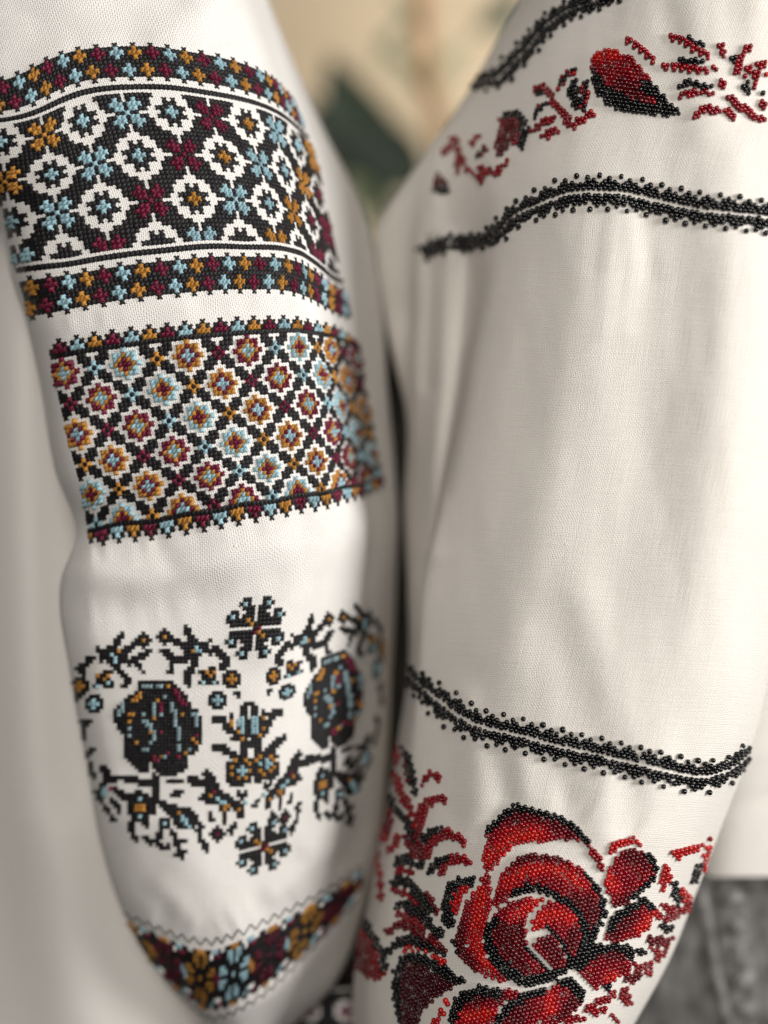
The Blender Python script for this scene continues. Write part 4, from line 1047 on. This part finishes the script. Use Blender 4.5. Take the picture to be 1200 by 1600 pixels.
for i in range(8):            # worn humps between the stitches of the pocket edge
    yy = 1402 + i * 43 + rng.uniform(-5, 5); xx = 1147 + (yy - 1400) * 0.10 + rng.uniform(-3, 3); w0 = rng.uniform(15, 21); h0 = rng.uniform(11, 16)
    a_, r_ = np.meshgrid(np.linspace(0, 2*math.pi, 17)[:-1], np.linspace(0, 1, 6), indexing='ij')
    rr_ = r_ * (1 + 0.18 * np.sin(a_ * 3 + i))
    px_ = np.stack([(xx + np.cos(a_) * rr_ * w0).ravel(), (yy + np.sin(a_) * rr_ * h0 - np.cos(a_) * rr_ * 3).ravel()], 1)
    P_, N_ = cast(jb, px_); V_ = P_ + N_ * ((6 + 16 * np.sqrt(np.maximum(0, 1 - r_**2))).ravel() * S)[:, None]
    f_ = [(k*6+q, ((k+1) % 16)*6+q, ((k+1) % 16)*6+q+1, k*6+q+1) for k in range(16) for q in range(5)]
    adopt(link('worn_hump', mesh_np('worn_hump', V_, np.array(f_)), DENIM2), jeans)
strip('waistband', [(1085,1366),(1150,1372),(1230,1376),(1320,1380)], 17, 9, jb, DENIM, jeans, pucker=16, seed=33)
dark = empty('gap_shade_panel', tuple(W(540, 1900, 640)), 'dark cloth garment added to stand in for the shade in the gap between the two sleeves', 'backdrop', None)  # dark panel added in place of the shade between the sleeves
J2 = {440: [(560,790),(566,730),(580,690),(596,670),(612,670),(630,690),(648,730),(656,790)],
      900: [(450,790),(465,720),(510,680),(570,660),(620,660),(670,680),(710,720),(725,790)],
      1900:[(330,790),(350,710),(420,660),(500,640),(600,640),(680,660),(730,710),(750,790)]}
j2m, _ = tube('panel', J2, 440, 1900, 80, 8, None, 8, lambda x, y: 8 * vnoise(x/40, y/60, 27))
adopt(link('panel', j2m, noise_material('gap_shade', (0.022, 0.019, 0.017), (0.045, 0.040, 0.036), 160, 0.9, 0.4)), dark)

# embroidered cuff below the gathered sleeve end, dark and far out of focus
CR = {1540: [(470,470),(474,440),(488,420),(508,410),(530,412),(548,425),(560,445),(564,470)],
      1720: [(440,470),(445,440),(462,420),(490,410),(525,412),(552,425),(566,445),(570,470)]}
cme, cb = tube('cuff', CR, 1545, 1715, 40, 8, None, 8)
cuff = adopt(link('cuff', cme, PLAIN, label='cuff of the shirt with dark stitched roundels'), shirt)
bpy.context.view_layer.update()
cells = []
for c in range(-9, 12):
    for r in range(0, 22):
        a, b_ = (c % 8) - 4, (r % 8) - 4
        if abs(a) + abs(b_) <= 1: k = 'm'
        elif max(abs(a), abs(b_)) <= 2 and abs(a) + abs(b_) <= 3: continue
        else: k = 'k'
        cells.append((c, r, k, 'ground'))
V_, F_, C_, kp = stitches(cells, lambda q: np.stack([512 + q[:, 0]*7, 1552 + q[:, 1]*7], 1), cb)
ids = np.where(kp)[0]
adopt(link('stitching', mesh_np('stitching', V_[ids].reshape(-1,3), (F_[None] + (np.arange(len(ids))*NV)[:, None, None]).reshape(-1,4), colors=C_[ids].reshape(-1,3)), THREAD, kind='stuff'), cuff)

# ------------------------------------------------------------------ plant in front of the wall
LEAF = noise_material('dark_green_leaf', (0.005, 0.013, 0.005), (0.012, 0.028, 0.008), 12, 0.75)
LEAF2 = noise_material('grey_green_leaf', (0.10, 0.12, 0.06), (0.15, 0.17, 0.09), 12, 0.6)
STEM = noise_material('brown_stem', (0.21, 0.095, 0.03), (0.28, 0.13, 0.045), 20, 0.7)
plant = empty('house_plant', tuple(W(640, 700, 2600)), 'green house plant with a thin brown stem blurred between the shirts', 'plant')
def leaf_obj(name, p, q, width, d, mat, bend=0.12):
    """a pointed leaf between two layout points, folded along its midrib"""
    d = d + 900
    p = np.array(p, float); q = np.array(q, float); ax_ = q - p; L_ = np.hypot(*ax_); nrm = np.array([-ax_[1], ax_[0]]) / L_
    n = 12; top = []
    for side in (-1, -0.5, 0, 0.5, 1):
        for i in range(n + 1):
            t = i / n; w_ = width * math.sin(math.pi * t**0.8) ** 0.8 * side
            xy_ = p + ax_ * t + nrm * w_ + nrm * bend * L_ * math.sin(math.pi * t)
            top.append(W(xy_[0], xy_[1], d + abs(side) * -width * 0.5 + 30 * t))
    v = np.array(top); v2 = v + np.array([0, 0.0012, 0]); V2 = np.vstack([v, v2]); f = []
    m = n + 1
    for s in range(4):
        for i in range(n):
            a = s*m + i
            f.append((a, a+1, a+m+1, a+m)); f.append((5*m + a, 5*m + a+m, 5*m + a+m+1, 5*m + a+1))
    return adopt(link(name, mesh_np(name, V2, np.array(f)), mat), plant)
def stem_obj(pts, r, d):
    P_ = catmull(pts, 8, False); ctrs = W(P_[:, 0], P_[:, 1], np.full(len(P_), d)); V2 = []; f = []; k = 8
    for c in ctrs:
        for s in range(k):
            a = 2*math.pi*s/k; V2.append(c + np.array([math.cos(a)*r, math.sin(a)*r, 0]))
    for i in range(len(ctrs)-1):
        for s in range(k): f.append((i*k+s, i*k+(s+1)%k, (i+1)*k+(s+1)%k, (i+1)*k+s))
    return adopt(link('stem', mesh_np('stem', np.array(V2), np.array(f)), STEM), plant)
stem_obj([(655,-60),(662,40),(668,130),(690,230),(700,420)], 0.008, 3400)
leaf_obj('leaf', (655,300), (515,85), 58, 2450, LEAF, -0.10)
leaf_obj('leaf', (640,300), (470,175), 38, 2480, LEAF, 0.05)
leaf_obj('leaf', (600,330), (500,230), 30, 2420, LEAF, 0.0)
leaf_obj('leaf', (665,145), (575,72), 14, 2520, LEAF2)
leaf_obj('leaf', (660,60), (605,-20), 12, 2520, LEAF2)
leaf_obj('leaf', (745,50), (815,-30), 22, 2540, LEAF)
leaf_obj('leaf', (560,330), (535,270), 22, 2400, LEAF2)
leaf_obj('leaf', (700,230), (640,120), 13, 2560, LEAF2, 0.1)
leaf_obj('leaf', (640,30), (590,110), 10, 2560, LEAF2, 0.1)
leaf_obj('leaf', (672,150), (740,60), 11, 2570, LEAF2, -0.1)
leaf_obj('leaf', (655,320), (700,200), 16, 2500, LEAF, 0.1)
leaf_obj('leaf', (560,300), (480,150), 22, 2460, LEAF, 0.1)
leaf_obj('leaf', (600,400), (560,250), 26, 2440, LEAF2, 0.1)
leaf_obj('leaf', (660,290), (560,170), 40, 2440, LEAF, 0.0)
leaf_obj('leaf', (545,250), (478,200), 20, 2430, LEAF, 0.0)
